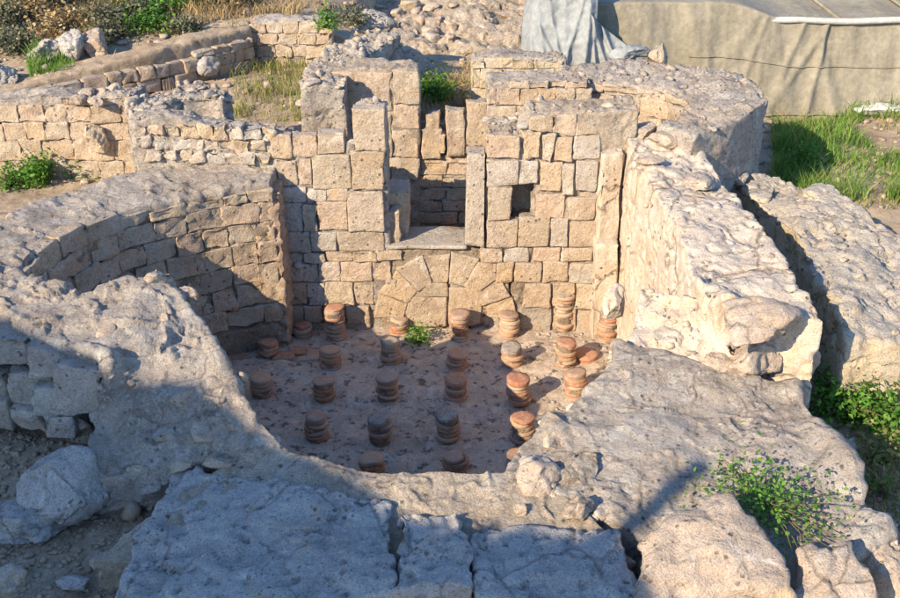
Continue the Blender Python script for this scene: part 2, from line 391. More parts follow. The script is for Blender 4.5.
def wall_solid(name, parent, inn, out, zb, mats, res=0.03, amp=0.03, peb=0.0, curve=True, rnd=3, rough_top=0.05, seed=1, inner_mat=None, face_noise=1.0, zfun=None, chop=0.0, grit=0.045, frac=0.018):
    """inn/out: matched lists of (x, y, ztop); a solid between them, rubble-rough."""
    inn = np.asarray(inn, float); out = np.asarray(out, float)
    mid = (inn + out) / 2
    seg = np.linalg.norm(np.diff(mid[:, :2], axis=0), axis=1)
    L = seg.sum(); Wd = np.linalg.norm((inn - out)[:, :2], axis=1).mean(); H = max(inn[:, 2].max(), out[:, 2].max()) - zb
    nu, nv, nw = max(3, int(L / res)), max(3, int(Wd / res)), max(3, int(H / res))
    P, Q = cube_grid(nu, nv, nw)
    cum = np.concatenate([[0], np.cumsum(seg)]) / L
    ts = np.interp(P[:, 0], cum, np.arange(len(mid)))
    A = resamp(inn, ts, curve); B = resamp(out, ts, curve)
    v = P[:, 1:2]
    T = A * (1 - v) + B * v
    V = T.copy()
    top = T[:, 2]
    if zfun is not None: top = zfun(T)
    top = top + rough_top * fbm(np.stack([T[:, 0], T[:, 1], T[:, 0] * 0 + seed], 1), 2.2, 4, seed)
    V[:, 2] = zb + (top - zb) * P[:, 2]
    V = smooth(V, Q, rnd)
    Nn = normals(V, Q)
    upf = np.clip(.2 + 1.3 * Nn[:, 2], .2, 1)
    d = amp * (1.3 * fbm(V, 2.2, 3, seed + 3) + fbm(V, 11, 4, seed + 9, 0.75) * (.15 + .85 * upf) - 1.2 * np.clip(.10 - np.abs(fbm(V, 2.6, 4, seed + 15)), 0, 1) / .10) * face_noise
    if grit > 0:
        wg, bg_ = worley(V, 1.0 / grit, seed + 70)
        d = d + np.where(bg_ > .3, np.clip(.6 - wg, 0, 1), 0) * grit * .45 * upf * np.clip(.5 + 1.5 * fbm(V, 3, 2, seed + 80), 0, 1)
    if peb > 0:
        w, bid = worley(V, 1.0 / peb, seed + 20)
        d = d + np.where(bid > 0.35, np.clip(0.55 - w, 0, 1), 0) * peb * 0.55 * upf
        w2, bid2 = worley(V, 2.2 / peb, seed + 40)
        d = d + np.where(bid2 > 0.5, np.clip(0.5 - w2, 0, 1), 0) * peb * 0.4 * upf
    if frac > 0:                                      # broken, fractured crown: plates at different levels
        wf, bf = worley(V + .10 * np.stack([fbm(V, 4, 2, seed + 51), fbm(V, 4, 2, seed + 52), fbm(V, 4, 2, seed + 53)], 1), 4.2, seed + 50)
        wf2, bf2 = worley(V + .03 * np.stack([fbm(V, 9, 2, seed + 54), fbm(V, 9, 2, seed + 55), fbm(V, 9, 2, seed + 56)], 1), 11, seed + 57)
        mk = np.clip(.55 + 2.2 * fbm(V, 1.6, 2, seed + 58), 0, 1)
        d = d + frac * ((bf - .5) * 1.6 + (bf2 - .5) * .9 * mk) * np.clip(upf * 1.3, .35, 1)
    if chop > 0:
        # broken edges: bites out of the arrises
        ed = np.minimum(1, 6 * np.abs(0.5 - P[:, 1]) - 2).clip(0) * P[:, 2] ** 6
        d = d - chop * ed * np.clip(fbm(V, 3.2, 3, seed + 31) + 0.15, 0, 1)
    V = V + Nn * d[:, None]
    mi = None
    ml = mats if isinstance(mats, (list, tuple)) else [mats]
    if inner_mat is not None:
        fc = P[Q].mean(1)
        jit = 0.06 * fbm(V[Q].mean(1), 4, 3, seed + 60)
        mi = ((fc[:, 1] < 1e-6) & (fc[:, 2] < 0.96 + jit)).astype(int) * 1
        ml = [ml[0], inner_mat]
    o = add(name, V, Q, ml, parent, matidx=mi)
    return o, V, Q, P

GRID1 = np.array([0, .03, .26, .5, .74, .97, 1.0])
def stone8(C, seed, rough=0.012, rnd=1, n=(6, 6, 6), jit=0.0):
    """stone from 8 corners C[i,j,k] (trilinear), worn arrises and rough faces"""
    P, Q = cube_grid(*n)
    rs = np.random.default_rng(seed)
    T = P.copy()
    for k in range(3):
        if n[k] == 6: T[:, k] = GRID1[np.round(P[:, k] * 6).astype(int)]
        elif n[k] == 4: T[:, k] = np.array([0, .1, .5, .9, 1.0])[np.round(P[:, k] * 4).astype(int)]
    C = np.asarray(C, float).reshape(2, 2, 2, 3).copy()
    if jit: C = C + rs.uniform(-jit, jit, C.shape)
    V = 0
    for i in (0, 1):
        a = T[:, 0] if i else 1 - T[:, 0]
        for j in (0, 1):
            b = T[:, 1] if j else 1 - T[:, 1]
            for k in (0, 1):
                c = T[:, 2] if k else 1 - T[:, 2]
                V = V + (a * b * c)[:, None] * C[i, j, k]
    V = smooth(V, Q, rnd, 0.32)
    off = rs.uniform(-50, 50, 3)
    Nn = normals(V, Q)
    d = rough * (0.65 * fbm(V + off, 5, 2, 3) + 1.5 * fbm(V + off, 16, 2, 5, 0.7))
    return V + Nn * d[:, None], Q

def path_frame(pts):
    pts = np.asarray(pts, float)[:, :2]
    d = np.diff(pts, axis=0); L = np.linalg.norm(d, axis=1); cum = np.concatenate([[0], np.cumsum(L)])
    return pts, cum
_sid = [100]
def face_stones(parent, path, out_sign, z0, ztop, mat, course=(0.2, 0.27), length=(0.22, 0.42), gap=0.003, depth=0.16, proud=(0.006, 0.03), skip=None, rough=0.012, jit=0.008, name='stone', drop=0.0, n=(6, 4, 6), rnd=1):
    """courses of single stones on a wall face. path: list of (x,y) ; out_sign*left normal = outwards; ztop(s) callable"""
    pts, cum = path_frame(path)
    L = cum[-1]
    def at(s):
        x = np.interp(s, cum, pts[:, 0]); y = np.interp(s, cum, pts[:, 1]); return np.array([x, y])
    z = z0; ci = 0
    while True:
        h = random.uniform(*course)
        if z > ztop(L / 2) + 1.0 or z > 4: break
        s = -random.uniform(0, length[0])
        any_ = False
        while s < L - 0.02:
            l = random.uniform(*length)
            s0, s1 = max(0, s + gap / 2), min(L, s + l - gap / 2)
            s += l
            if s1 - s0 < 0.07: continue
            sm = (s0 + s1) / 2
            zt = ztop(sm)
            if z > zt - 0.06: continue
            any_ = True
            h1 = min(h, max(0.08, zt - z)) if zt - z < h * 1.35 else h
            if skip and skip(sm, z + h / 2): continue
            if random.random() < drop: continue
            a, b = at(s0), at(s1); t = b - a; ln = np.linalg.norm(t); t /= ln
            nrm = np.array([-t[1], t[0]]) * out_sign
            pr = random.uniform(*proud)
            dz0, dz1 = random.uniform(0, .008), random.uniform(0, .008)
            C = np.zeros((2, 2, 2, 3))
            for i, e in enumerate((a, b)):
                for j in (0, 1):
                    q = e + nrm * (pr if (j == 0) else pr - depth)
                    for k in (0, 1):
                        C[i, j, k] = (q[0], q[1], (z + gap / 2 + dz0) if k == 0 else (z + h1 - gap / 2 - dz1))
            _sid[0] += 1
            V, Q = stone8(C, _sid[0], rough, rnd, n, jit)
            vol = np.einsum('ij,ij->', normals(V, Q), V - V.mean(0))
            if vol < 0: Q = Q[:, ::-1]
            add(name, V, Q, mat, parent)
        z += h; ci += 1
        if not any_ and z > z0 + 0.5: break

def rock(name, c, size, mat, seed, parent=None, rotz=0.0, facets=13, rough=0.05, n=14, flat=0.35, tilt=0.0, cut=(.42, .80)):
    """weathered rock: a ball cut by planes, then roughened; c = centre of base"""
    rs = np.random.default_rng(seed)
    P, Q = cube_grid(n, n, n)
    D = P * 2 - 1
    D = np.tan(D * math.pi / 4)
    V = D / np.linalg.norm(D, axis=1, keepdims=True)
    for _ in range(facets):
        nn = rs.normal(size=3); nn /= np.linalg.norm(nn)
        h = rs.uniform(*cut)
        dd = V @ nn
        V = V - np.clip(dd - h, 0, None)[:, None] * nn
    V[:, 2] = np.where(V[:, 2] < -1 + flat, -1 + flat, V[:, 2])
    V = smooth(V, Q, 1, .3)
    off = rs.uniform(-40, 40, 3)
    V = V + normals(V, Q) * (0.10 * fbm(V + off, 1.3, 2, 3) + 0.08 * fbm(V + off, 3.5, 4, 8, 0.65) - 0.10 * np.clip(.12 - np.abs(fbm(V + off, 1.1, 3, 21)), 0, 1) / .12)[:, None]
    mn, mx = V.min(0), V.max(0)
    V = (V - (mn + mx) / 2) / ((mx - mn) / 2)
    V = V * (np.asarray(size) / 2)
    if tilt:
        ct, st = math.cos(tilt), math.sin(tilt)
        V = np.stack([V[:, 0], V[:, 1] * ct - V[:, 2] * st, V[:, 1] * st + V[:, 2] * ct], 1)
    cz, sz = math.cos(rotz), math.sin(rotz)
    V = np.stack([V[:, 0] * cz - V[:, 1] * sz, V[:, 0] * sz + V[:, 1] * cz, V[:, 2]], 1)
    V = V + normals(V, Q) * (rough * max(size) * 0.4 * fbm(V + off, 9 / max(0.2, max(size)), 4, 5, 0.65))[:, None]
    V[:, 2] -= V[:, 2].min()
    return add(name, V + np.asarray(c), Q, mat, parent)

# low-poly pebble template
_pp, _pq = cube_grid(2, 2, 2)
_pd = _pp * 2 - 1; _pd = _pd / np.linalg.norm(_pd, axis=1, keepdims=True)
def pebbles(name, pts, sizes, mat, parent=None, seed=0):
    rs = np.random.default_rng(seed)
    n = len(pts); k = len(_pd)
    base = _pd[None] * (1 + rs.uniform(-.28, .28, (n, k, 1)))
    base = base * np.stack([rs.uniform(.7, 1.3, n), rs.uniform(.7, 1.3, n), rs.uniform(.45, .8, n)], 1)[:, None]
    a = rs.uniform(0, 6.28, n); c, s = np.cos(a)[:, None], np.sin(a)[:, None]
    X = base[..., 0] * c - base[..., 1] * s; Y = base[..., 0] * s + base[..., 1] * c
    V = np.stack([X, Y, base[..., 2]], 2) * sizes[:, None, None] / 2 + pts[:, None] + np.array([0, 0, 1]) * sizes[:, None, None] * 0.12
    F = (np.arange(n)[:, None, None] * k + _pq[None]).reshape(-1, 4)
    o = add(name, V.reshape(-1, 3), F, mat, parent, smooth=False)
    o['kind'] = 'stuff'
    return o
def rubble(parent, core, n, lo, hi, mat, seed, nzmin=.3, filt=None, name='rubble'):
    """angular stones bedded in the mortar"""
    rs = np.random.default_rng(seed)
    pts = surf_points(core[1], core[2], n, seed, nzmin, filt)
    P, Q = cube_grid(3, 3, 3)
    D = np.tan((P * 2 - 1) * math.pi / 4); D = D / np.linalg.norm(D, axis=1, keepdims=True)
    k = len(D)
    V = np.broadcast_to(D, (n, k, 3)).copy()
    for _ in range(8):
        nn = rs.normal(size=(n, 1, 3)); nn /= np.linalg.norm(nn, axis=2, keepdims=True)
        h = rs.uniform(.4, .75, (n, 1))
        dd = (V * nn).sum(2)
        V = V - np.clip(dd - h, 0, None)[..., None] * nn
    V = V * np.stack([rs.uniform(.7, 1.25, n), rs.uniform(.7, 1.25, n), rs.uniform(.5, .9, n)], 1)[:, None]
    sz = lo + (hi - lo) * rs.random(n) ** 2.2
    a = rs.uniform(0, 6.28, n)[:, None]
    X = V[..., 0] * np.cos(a) - V[..., 1] * np.sin(a); Y = V[..., 0] * np.sin(a) + V[..., 1] * np.cos(a)
    W = np.stack([X, Y, V[..., 2]], 2) * sz[:, None, None] * .6 + pts[:, None]
    F = (np.arange(n)[:, None, None] * k + Q[None]).reshape(-1, 4)
    o = add(name, W.reshape(-1, 3), F, mat, parent, smooth=False); o['kind'] = 'stuff'
    return o
def surf_points(V, Q, n, seed=0, nzmin=0.6, filt=None):
    rs = np.random.default_rng(seed)
    fn = np.cross(V[Q[:, 2]] - V[Q[:, 0]], V[Q[:, 3]] - V[Q[:, 1]])
    ar = np.linalg.norm(fn, axis=1) + 1e-12
    ok = fn[:, 2] / ar > nzmin
    fc = V[Q].mean(1)
    if filt is not None: ok &= filt(fc)
    w = np.where(ok, ar, 0); w /= w.sum()
    i = rs.choice(len(Q), n, p=w)
    a, b = rs.random((n, 1)), rs.random((n, 1))
    q = V[Q[i]]
    return (q[:, 0] * (1 - a) + q[:, 1] * a) * (1 - b) + (q[:, 3] * (1 - a) + q[:, 2] * a) * b
def psize(n, lo, hi, seed=0):
    return lo + (hi - lo) * np.random.default_rng(seed).random(n) ** 5

def blades(pts, h, w, lean, seed=0):
    """grass blades -> V, F(quads), tint"""
    rs = np.random.default_rng(seed); n = len(pts)
    hh = rs.uniform(h[0], h[1], n); a = rs.uniform(0, 6.28, n); ln = rs.uniform(0.1, lean, n) * hh; ww = rs.uniform(.6, 1.2, n) * w
    d = np.stack([np.cos(a), np.sin(a), 0 * a], 1); b = rs.uniform(0, 6.28, n); sd = np.stack([np.cos(b), np.sin(b), 0 * b], 1) * ww[:, None] / 2
    up = np.array([0, 0, 1.0])
    r = []
    for f, wd in ((0, 1), (0.5, .85), (1.0, .15)):
        c = pts + up * (hh * f)[:, None] * (1 - 0.12 * f) + d * (ln * f * f)[:, None]
        r += [c - sd * wd, c + sd * wd]
    V = np.stack(r, 1)
    F = np.array([[0, 1, 3, 2], [2, 3, 5, 4]])
    F = (np.arange(n)[:, None, None] * 6 + F[None]).reshape(-1, 4)
    t = np.repeat(rs.random(n), 6)
    return V.reshape(-1, 3), F, t
def leaves_cloud(pts, size, seed=0, up=0.5):
    """small bent leaves at points, random facing"""
    rs = np.random.default_rng(seed); n = len(pts)
    nrm = rs.normal(size=(n, 3)); nrm[:, 2] = np.abs(nrm[:, 2]) + up; nrm /= np.linalg.norm(nrm, axis=1, keepdims=True)
    t = np.cross(nrm, rs.normal(size=(n, 3))); t /= np.linalg.norm(t, axis=1, keepdims=True)
    b = np.cross(nrm, t)
    s = (size * rs.uniform(.6, 1.3, n))[:, None]
    V = np.stack([pts - t * s * .5, pts - b * s * .32 + nrm * s * .06, pts + t * s * .5 - nrm * s * .08, pts + b * s * .32 + nrm * s * .06], 1)
    F = (np.arange(n)[:, None] * 4 + np.arange(4)[None])
    return V.reshape(-1, 3), F, np.repeat(rs.random(n), 4)
def tube(pts, r, seg=6):
    pts = np.asarray(pts, float); n = len(pts); r = np.broadcast_to(np.asarray(r, float), (n,))
    T = np.gradient(pts, axis=0); T /= np.linalg.norm(T, axis=1, keepdims=True) + 1e-9
    ref = np.where(np.abs(T[:, 2:3]) > .9, np.array([[1., 0, 0]]), np.array([[0, 0, 1.]]))
    A = np.cross(T, ref); A /= np.linalg.norm(A, axis=1, keepdims=True); B = np.cross(T, A)
    th = np.linspace(0, 2 * math.pi, seg, endpoint=False)
    V = pts[:, None] + r[:, None, None] * (np.cos(th)[None, :, None] * A[:, None] + np.sin(th)[None, :, None] * B[:, None])
    i, j = np.meshgrid(np.arange(n - 1), np.arange(seg), indexing='ij'); i = i.ravel(); j = j.ravel(); j2 = (j + 1) % seg
    F = np.stack([i * seg + j, i * seg + j2, (i + 1) * seg + j2, (i + 1) * seg + j], 1)
    return V.reshape(-1, 3), F
def join(parts):
    Vs, Fs, Ts, o = [], [], [], 0
    for p in parts:
        Vs.append(p[0]); Fs.append(p[1] + o); o += len(p[0])
        if len(p) > 2: Ts.append(p[2])
    return np.concatenate(Vs), np.concatenate(Fs), (np.concatenate(Ts) if Ts else None)
def plant(name, label, cat, base, height, rad, stems, nleaf, lsize, mleaf, seed, group=None, droop=0.3, spread=1.0):
    rs = np.random.default_rng(seed)
    t = thing(name, label, cat, base, group)
    base = np.asarray(base, float)
    tubes, pts = [], []
    for k in range(stems):
        a = rs.uniform(0, 6.28); e = rad * math.sqrt(rs.random()) * spread; hh = height * rs.uniform(.6, 1.0) * (1 - 0.35 * e / max(rad, .01))
        f = np.linspace(0, 1, 6)
        path = base + np.stack([np.cos(a) * e * f ** 1.2 + .02 * np.sin(5 * f + k), np.sin(a) * e * f ** 1.2 + .02 * np.cos(4 * f + k), hh * (f - droop * f ** 3)], 1)
        tubes.append(tube(path, np.linspace(.006, .002, 6) * (1 + height), 5))
        m = max(3, nleaf // stems)
        u = rs.random(m) ** .7 * .85 + .15
        q = np.stack([np.interp(u, f, path[:, c]) for c in range(3)], 1) + rs.normal(size=(m, 3)) * (.05 + .10 * rad)
        q[:, 2] = np.maximum(q[:, 2], base[2] + .01)
        pts.append(q)
    V, F, _ = join(tubes); add('stem', V, F, M_STEM, t)
    V, F, tt = leaves_cloud(np.concatenate(pts), lsize, seed + 1)
    add('foliage', V, F, mleaf, t, attr=tt)
    return t

# ------------------------------------------------------------------ terrain
CP = []
def cp(px, py, z, w=1.0): x, y = U(px, py, z); CP.append((x, y, z))
for a in [(50, 450, 1.15), (20, 560, 1.1), (150, 590, 1.0), (90, 520, 1.1), (50, 182, 1.5), (15, 190, 1.5), (95, 172, 1.5),
          (270, 95, 1.85), (300, 116, 1.8), (245, 110, 1.8), (200, 98, 1.9), (100, 95, 1.9), (50, 55, 2.55), (150, 30, 2.6), (230, 8, 2.7), (20, 80, 2.3), (90, 70, 2.35),
          (280, 60, 2.0), (300, 12, 2.75), (440, 90, 1.85), (470, 112, 1.7), (440, 62, 1.8), (410, 75, 1.85), (480, 60, 1.75),
          (830, 120, 1.25), (880, 190, 1.2), (790, 185, 1.1), (780, 130, 1.2), (700, 105, 1.35), (890, 100, 1.35), (850, 430, 0.85), (895, 520, 0.8), (870, 470, 0.85),
          (775, 230, 1.0), (830, 210, 1.15), (895, 225, 1.2), (860, 150, 1.25), (600, 40, 1.5), (560, 60, 1.6)]: cp(*a)
CP += [(0, 3.2, 1.0), (-3, 3, 1.0), (3, 3, .9), (-6, 5, 1.2), (6, 5, .9), (-8, 10, 1.8), (8, 10, 1.2), (-8, 16, 3.2), (-3, 18, 3.0), (8, 16, 1.5), (0, 20, 2.9), (5, 20, 2.0),
       (0, 0, 1.0), (-6, -2, 1.0), (6, -2, 1.0), (-6.5, 7.5, 1.5), (6, 8, 1.1), (0, 30, 3.4), (-12, 25, 4.6), (12, 25, 2.6)]
CPA = np.array(CP)
def in_poly(x, y, poly):
    r = np.zeros(x.shape, bool); n = len(poly)
    for i in range(n):
        (x0, y0), (x1, y1) = poly[i], poly[(i + 1) % n]
        c = ((y0 > y) != (y1 > y)) & (x < (x1 - x0) * (y - y0) / (y1 - y0 + 1e-12) + x0)
        r ^= c
    return r
PIT = [(-1.9, 10.1), (-2.75, 9.45), (-3.4, 9.0), (-3.85, 8.2), (-3.9, 7.4), (-3.4, 6.55), (-2.3, 6.3), (-1.6, 5.3), (-1.0, 4.95), (.4, 4.95), (1.0, 5.4), (1.7, 6.3), (2.25, 6.7), (2.3, 10.1)]
PIT2 = [(-1.3, 10.1), (.8, 10.1), (.9, 11.75), (-1.3, 11.75)]
def ground_z(x, y):
    x = np.asarray(x, float); y = np.asarray(y, float)
    num = np.zeros_like(x); den = np.zeros_like(x)
    for cx, cy, cz in CPA:
        w = 1.0 / ((x - cx) ** 2 + (y - cy) ** 2 + .04) ** 1.6
        num += w * cz; den += w
    z = num / den
    P = np.stack([x, y, x * 0 + 3.3], 1)
    return z + .06 * fbm(P, .9, 4, 31) + .025 * fbm(P, 5, 3, 37)
def sheet(name, x0, x1, y0, y1, res, fz, mat, **k):
    nx, ny = int((x1 - x0) / res), int((y1 - y0) / res)
    gx, gy = np.meshgrid(np.linspace(x0, x1, nx + 1), np.linspace(y0, y1, ny + 1), indexing='ij')
    V = np.stack([gx.ravel(), gy.ravel(), fz(gx.ravel(), gy.ravel())], 1)
    i, j = np.meshgrid(np.arange(nx), np.arange(ny), indexing='ij'); i = i.ravel(); j = j.ravel(); w = ny + 1
    F = np.stack([i * w + j, (i + 1) * w + j, (i + 1) * w + j + 1, i * w + j + 1], 1)
    return V, F
TERR = [U(-200, 110, 2.0), U(-40, 75, 2.0), U(26, 58, 2.1), U(92, 42, 2.2), U(150, 28, 2.3), U(205, 17, 2.35), U(250, 14, 2.38), (-2.6, 14.9), (-1.35, 14.9), (-1.2, 12.2), (-1.6, 10.2), (-3.0, 10.2), (-3.7, 10.0), (-7.5, 10.3)]
_wa = np.array(U(26, 86, 2.1)); _wb = np.array(U(250, 27, 2.38)); _wd = (_wb - _wa) / np.linalg.norm(_wb - _wa); _wl = np.linalg.norm(_wb - _wa)
def behind(x, y):
    d = (x - _wa[0]) * -_wd[1] + (y - _wa[1]) * _wd[0]; t = ((x - _wa[0]) * _wd[0] + (y - _wa[1]) * _wd[1]) / _wl
    return d, t
def in_hill(x, y): return (behind(x, y)[0] > .22) & (x < -1.3) & (y > 10.5) & ((x < -2.75) | (y > 14.95))
def terrain_z(x, y):
    z = ground_z(x, y)
    P = np.stack([x, y, x * 0], 1)
    zt = 1.48 + .10 * np.clip(y - 10.6, 0, 3) + .03 * fbm(P, 3, 3, 41)
    z = np.where(in_poly(x, y, TERR), np.minimum(z, zt), z)
    d, t = behind(x, y)
    zw = 2.04 + .26 * np.clip(t, -.3, 1.2)
    zh = zw + .16 * np.clip(d - .3, 0, 8) + .12 * fbm(P, .9, 4, 43) * np.clip(d - .3, 0, 1) + .02 * fbm(P, 5, 3, 44)
    k = in_hill(x, y)
    w = np.clip((-1.3 - x) / .8, 0, 1)
    z = np.where(k, zh * w + z * (1 - w), z)
    w2 = np.clip((x + 1.5) / .5, 0, 1) * np.clip((2.3 - x) / .4, 0, 1) * np.clip((y - 15.3) / .5, 0, 1) * np.clip((21 - y) / 2, 0, 1)
    z = z * (1 - w2) + np.minimum(z, 1.45) * w2
    z = np.where(in_poly(x, y, PIT), -.25, z)
    return np.where(in_poly(x, y, PIT2), .45, z)
def hit(px, py, z):
    for _ in range(14):
        x, y = U(px, py, z); z = .5 * z + .5 * float(terrain_z(np.array([x]), np.array([y]))[0])
    return x, y, z
def warp_axis(lo, hi, res, far_lo, far_hi, n):
    core = np.arange(lo, hi + res, res)
    g = np.geomspace(res, far_hi, n).cumsum()
    a = core[-1] + g * (far_hi / g[-1]); b = core[0] - g[::-1] * (far_lo / g[-1])
    return np.concatenate([b, core, a])
gx = warp_axis(-7, 7.5, .045, 400, 400, 26); gy = warp_axis(2.5, 17, .045, 400, 400, 26)
GX, GY = np.meshgrid(gx, gy, indexing='ij')
Z = terrain_z(GX.ravel(), GY.ravel())
V = np.stack([GX.ravel(), GY.ravel(), Z], 1)
i, j = np.meshgrid(np.arange(len(gx) - 1), np.arange(len(gy) - 1), indexing='ij'); i = i.ravel(); j = j.ravel(); w = len(gy)
F = np.stack([i * w + j, (i + 1) * w + j, (i + 1) * w + j + 1, i * w + j + 1], 1)
tag(add('ground', V, F, M_EARTH, center=False), kind='structure')
TV, TF = V, F

def floor_z(x, y):
    P = np.stack([x, y, x * 0], 1)
    w, b = worley(P, 3.0, 3)
    return .05 * np.clip(fbm(P, 2.6, 3, 15), 0, 1) + .025 * fbm(P, 1.2, 4, 5) + .022 * fbm(P, 9, 3, 7) + np.where(b > .6, np.clip(.4 - w, 0, 1), 0) * .03
FV, FF = sheet('floor', -4.0, 2.5, 4.9, 10.2, .03, floor_z, M_FLOOR)
tag(add('floor', FV, FF, M_FLOOR, center=False), kind='structure')
p = surf_points(FV, FF, 2600, 5, filt=lambda c: in_poly(c[:, 0], c[:, 1], PIT))
pebbles('floor_debris', p, psize(2600, .008, .05, 3), M_GROCK, seed=4)['label'] = 'small stones and brick crumbs strewn over the dusty hypocaust floor'

# ------------------------------------------------------------------ back wall of the heated room
YB = 9.85
def zY(py, Y=YB, px=450): return UY(px, py, Y)[1]
def xY(px, py, Y=YB): return UY(px, py, Y)[0]
bw = thing('masonry_wall', 'tall pale ashlar wall with a relieving arch under its doorway, behind the tile columns', 'wall', (0, YB, 0))
def line_wall(parent, prof, Y, thick, zb, mats=M_JT, **k):
    """straight wall parallel to the picture; prof = [(px, py_top)]"""
    inn, out = [], []
    for px, py in prof:
        x, z = UY(px, py, Y); inn.append((x, Y, z)); out.append((x, Y + thick, z - .02))
    return wall_solid('core', parent, inn, out, zb, mats, curve=False, **k)
BWK = dict(res=.028, amp=.022, peb=.07, rough_top=.05)
cores = []
cores.append(line_wall(bw, [(128, 118), (160, 116), (200, 123), (240, 128), (270, 134), (290, 136)], YB, .40, -.2, seed=2, mats=M_RB, **BWK))
cores.append(line_wall(bw, [(288, 136), (300, 137), (330, 140), (356, 142)], YB, .24, -.2, seed=22, mats=M_RB, **BWK))
cores.append(line_wall(bw, [(352, 112), (360, 106), (375, 105), (386, 112)], YB, .36, -.2, seed=3, mats=M_RB, **BWK))
cores.append(line_wall(bw, [(380, 243), (420, 247), (450, 245), (492, 246)], YB, .5, -.2, seed=4, mats=M_JT, **BWK))
cores.append(line_wall(bw, [(535, 114), (560, 112), (600, 112), (640, 108)], YB, .55, -.2, seed=5, mats=M_RBW, **BWK))
cores.append(line_wall(bw, [(512, 131), (521, 131), (530, 116), (536, 114)], YB, .54, zY(184), seed=6, mats=M_RBW, **BWK))
cores.append(line_wall(bw, [(486, 132), (514, 131)], YB, .55, -.2, seed=7, mats=M_RBW, **BWK))
line_wall(bw, [(512, 216), (537, 216)], YB, .54, -.2, seed=18, mats=M_JT, **BWK)
line_wall(bw, [(510, 170), (540, 170)], YB + .26, .25, -.2, seed=19, mats=M_JT, **BWK)
for k_, c_ in enumerate(cores):
    p = surf_points(c_[1], c_[2], 90, 40 + k_, .6)
    pebbles('pebble_crust', p, psize(90, .01, .045, k_), M_RB, bw, 50 + k_)
    if k_ != 3: rubble(bw, c_, 18, .03, .13, M_STW, 820 + k_, .5)
def wall_stone(parent, rect, Y, mat, proud=.016, depth=.16, rough=.015, gap=.002, jit=.008, name='stone', rnd=1):
    x0, y0, x1, y1 = rect
    z1, z0 = zY(y0, Y), zY(y1, Y)
    a0, a1 = xY(x0, (y0 + y1) / 2, Y), xY(x1, (y0 + y1) / 2, Y)
    C = np.zeros((2, 2, 2, 3))
    pr = proud + random.uniform(-.010, .012)
    for i in (0, 1):
        for j in (0, 1):
            for k in (0, 1):
                C[i, j, k] = ((a1 - gap) if i else (a0 + gap), (Y - pr + depth) if j else (Y - pr), (z1 - gap) if k else (z0 + gap))
    _sid[0] += 1
    V, Q = stone8(C, _sid[0], rough, rnd, (6, 4, 6), jit)
    return add(name, V, Q, mat, parent)
left_rows = [
    (270, 134, 292, 158), (292, 135, 317, 157), (318, 132, 345, 153),
    (277, 160, 297, 185), (298, 158, 312, 184), (312, 154, 351, 188), (351, 150, 384, 189), (353, 107, 386, 150),
    (278, 186, 306, 202), (307, 188, 327, 201), (327, 188, 348, 200), (349, 190, 384, 231),
    (278, 203, 303, 230), (303, 203, 317, 230), (318, 201, 348, 229),
    (283, 231, 310, 251), (311, 231, 337, 250), (338, 231, 385, 250),
    (284, 252, 303, 262), (303, 252, 326, 262), (326, 251, 353, 261), (353, 251, 377, 260), (377, 250, 402, 259),
    (286, 262, 302, 281), (302, 263, 319, 281), (319, 261, 341, 280), (341, 261, 372, 280), (373, 260, 391, 279),
    (287, 282, 308, 304), (308, 282, 326, 304), (326, 281, 354, 304), (354, 281, 374, 304),
    (289, 305, 304, 322), (304, 305, 323, 322), (323, 305, 346, 322), (347, 305, 370, 322),
    (290, 322, 312, 337), (313, 322, 340, 337), (341, 322, 371, 337)]
right_rows = [
    (487, 134, 521, 158), (487, 159, 519, 185), (520, 160, 538, 183), (540, 162, 561, 191), (562, 162, 574, 194), (576, 160, 597, 190),
    (523, 132, 541, 158), (542, 134, 553, 160), (554, 136, 571, 160), (573, 135, 600, 158), (530, 116, 552, 131), (553, 115, 575, 134), (577, 114, 602, 133),
    (487, 186, 511, 219), (536, 193, 564, 217), (567, 197, 596, 219),
    (487, 220, 518, 246), (519, 216, 549, 246), (550, 218, 568, 246), (569, 221, 597, 246),
    (480, 247, 503, 261), (504, 247, 528, 261), (533, 247, 560, 260), (561, 247, 592, 260),
    (497, 262, 513, 282), (514, 262, 541, 282), (543, 261, 568, 281), (569, 262, 594, 282),
    (523, 283, 551, 306), (552, 283, 574, 306), (575, 283, 596, 308),
    (520, 307, 551, 330), (553, 307, 576, 330), (577, 309, 598, 331)]
for r_ in left_rows: wall_stone(bw, r_, YB, M_STW if (r_[2] < 345 and r_[3] > 185 and random.random() < .4) else M_ST, proud=.045 if r_[0] in (349, 351, 352, 353) else .028)
for r_ in right_rows:
    up_ = r_[1] < 135
    wall_stone(bw, r_, YB, M_ST if random.random() < .7 else M_STW, rough=.02 if up_ else .012, jit=.02 if up_ else .01, proud=.03)
# rough rubble stones high on the left, beyond the apse
for k_ in range(26):
    px = 134 + k_ * 5.3 + random.uniform(-1, 1)
    row = k_ % 3
    py = 124 + row * 13 + (px - 134) * .03
    wall_stone(bw, (px, py, px + random.uniform(13, 18), py + random.uniform(10, 13)), YB, M_STW if random.random() < .6 else M_ST, proud=.02, rough=.024, jit=.02)
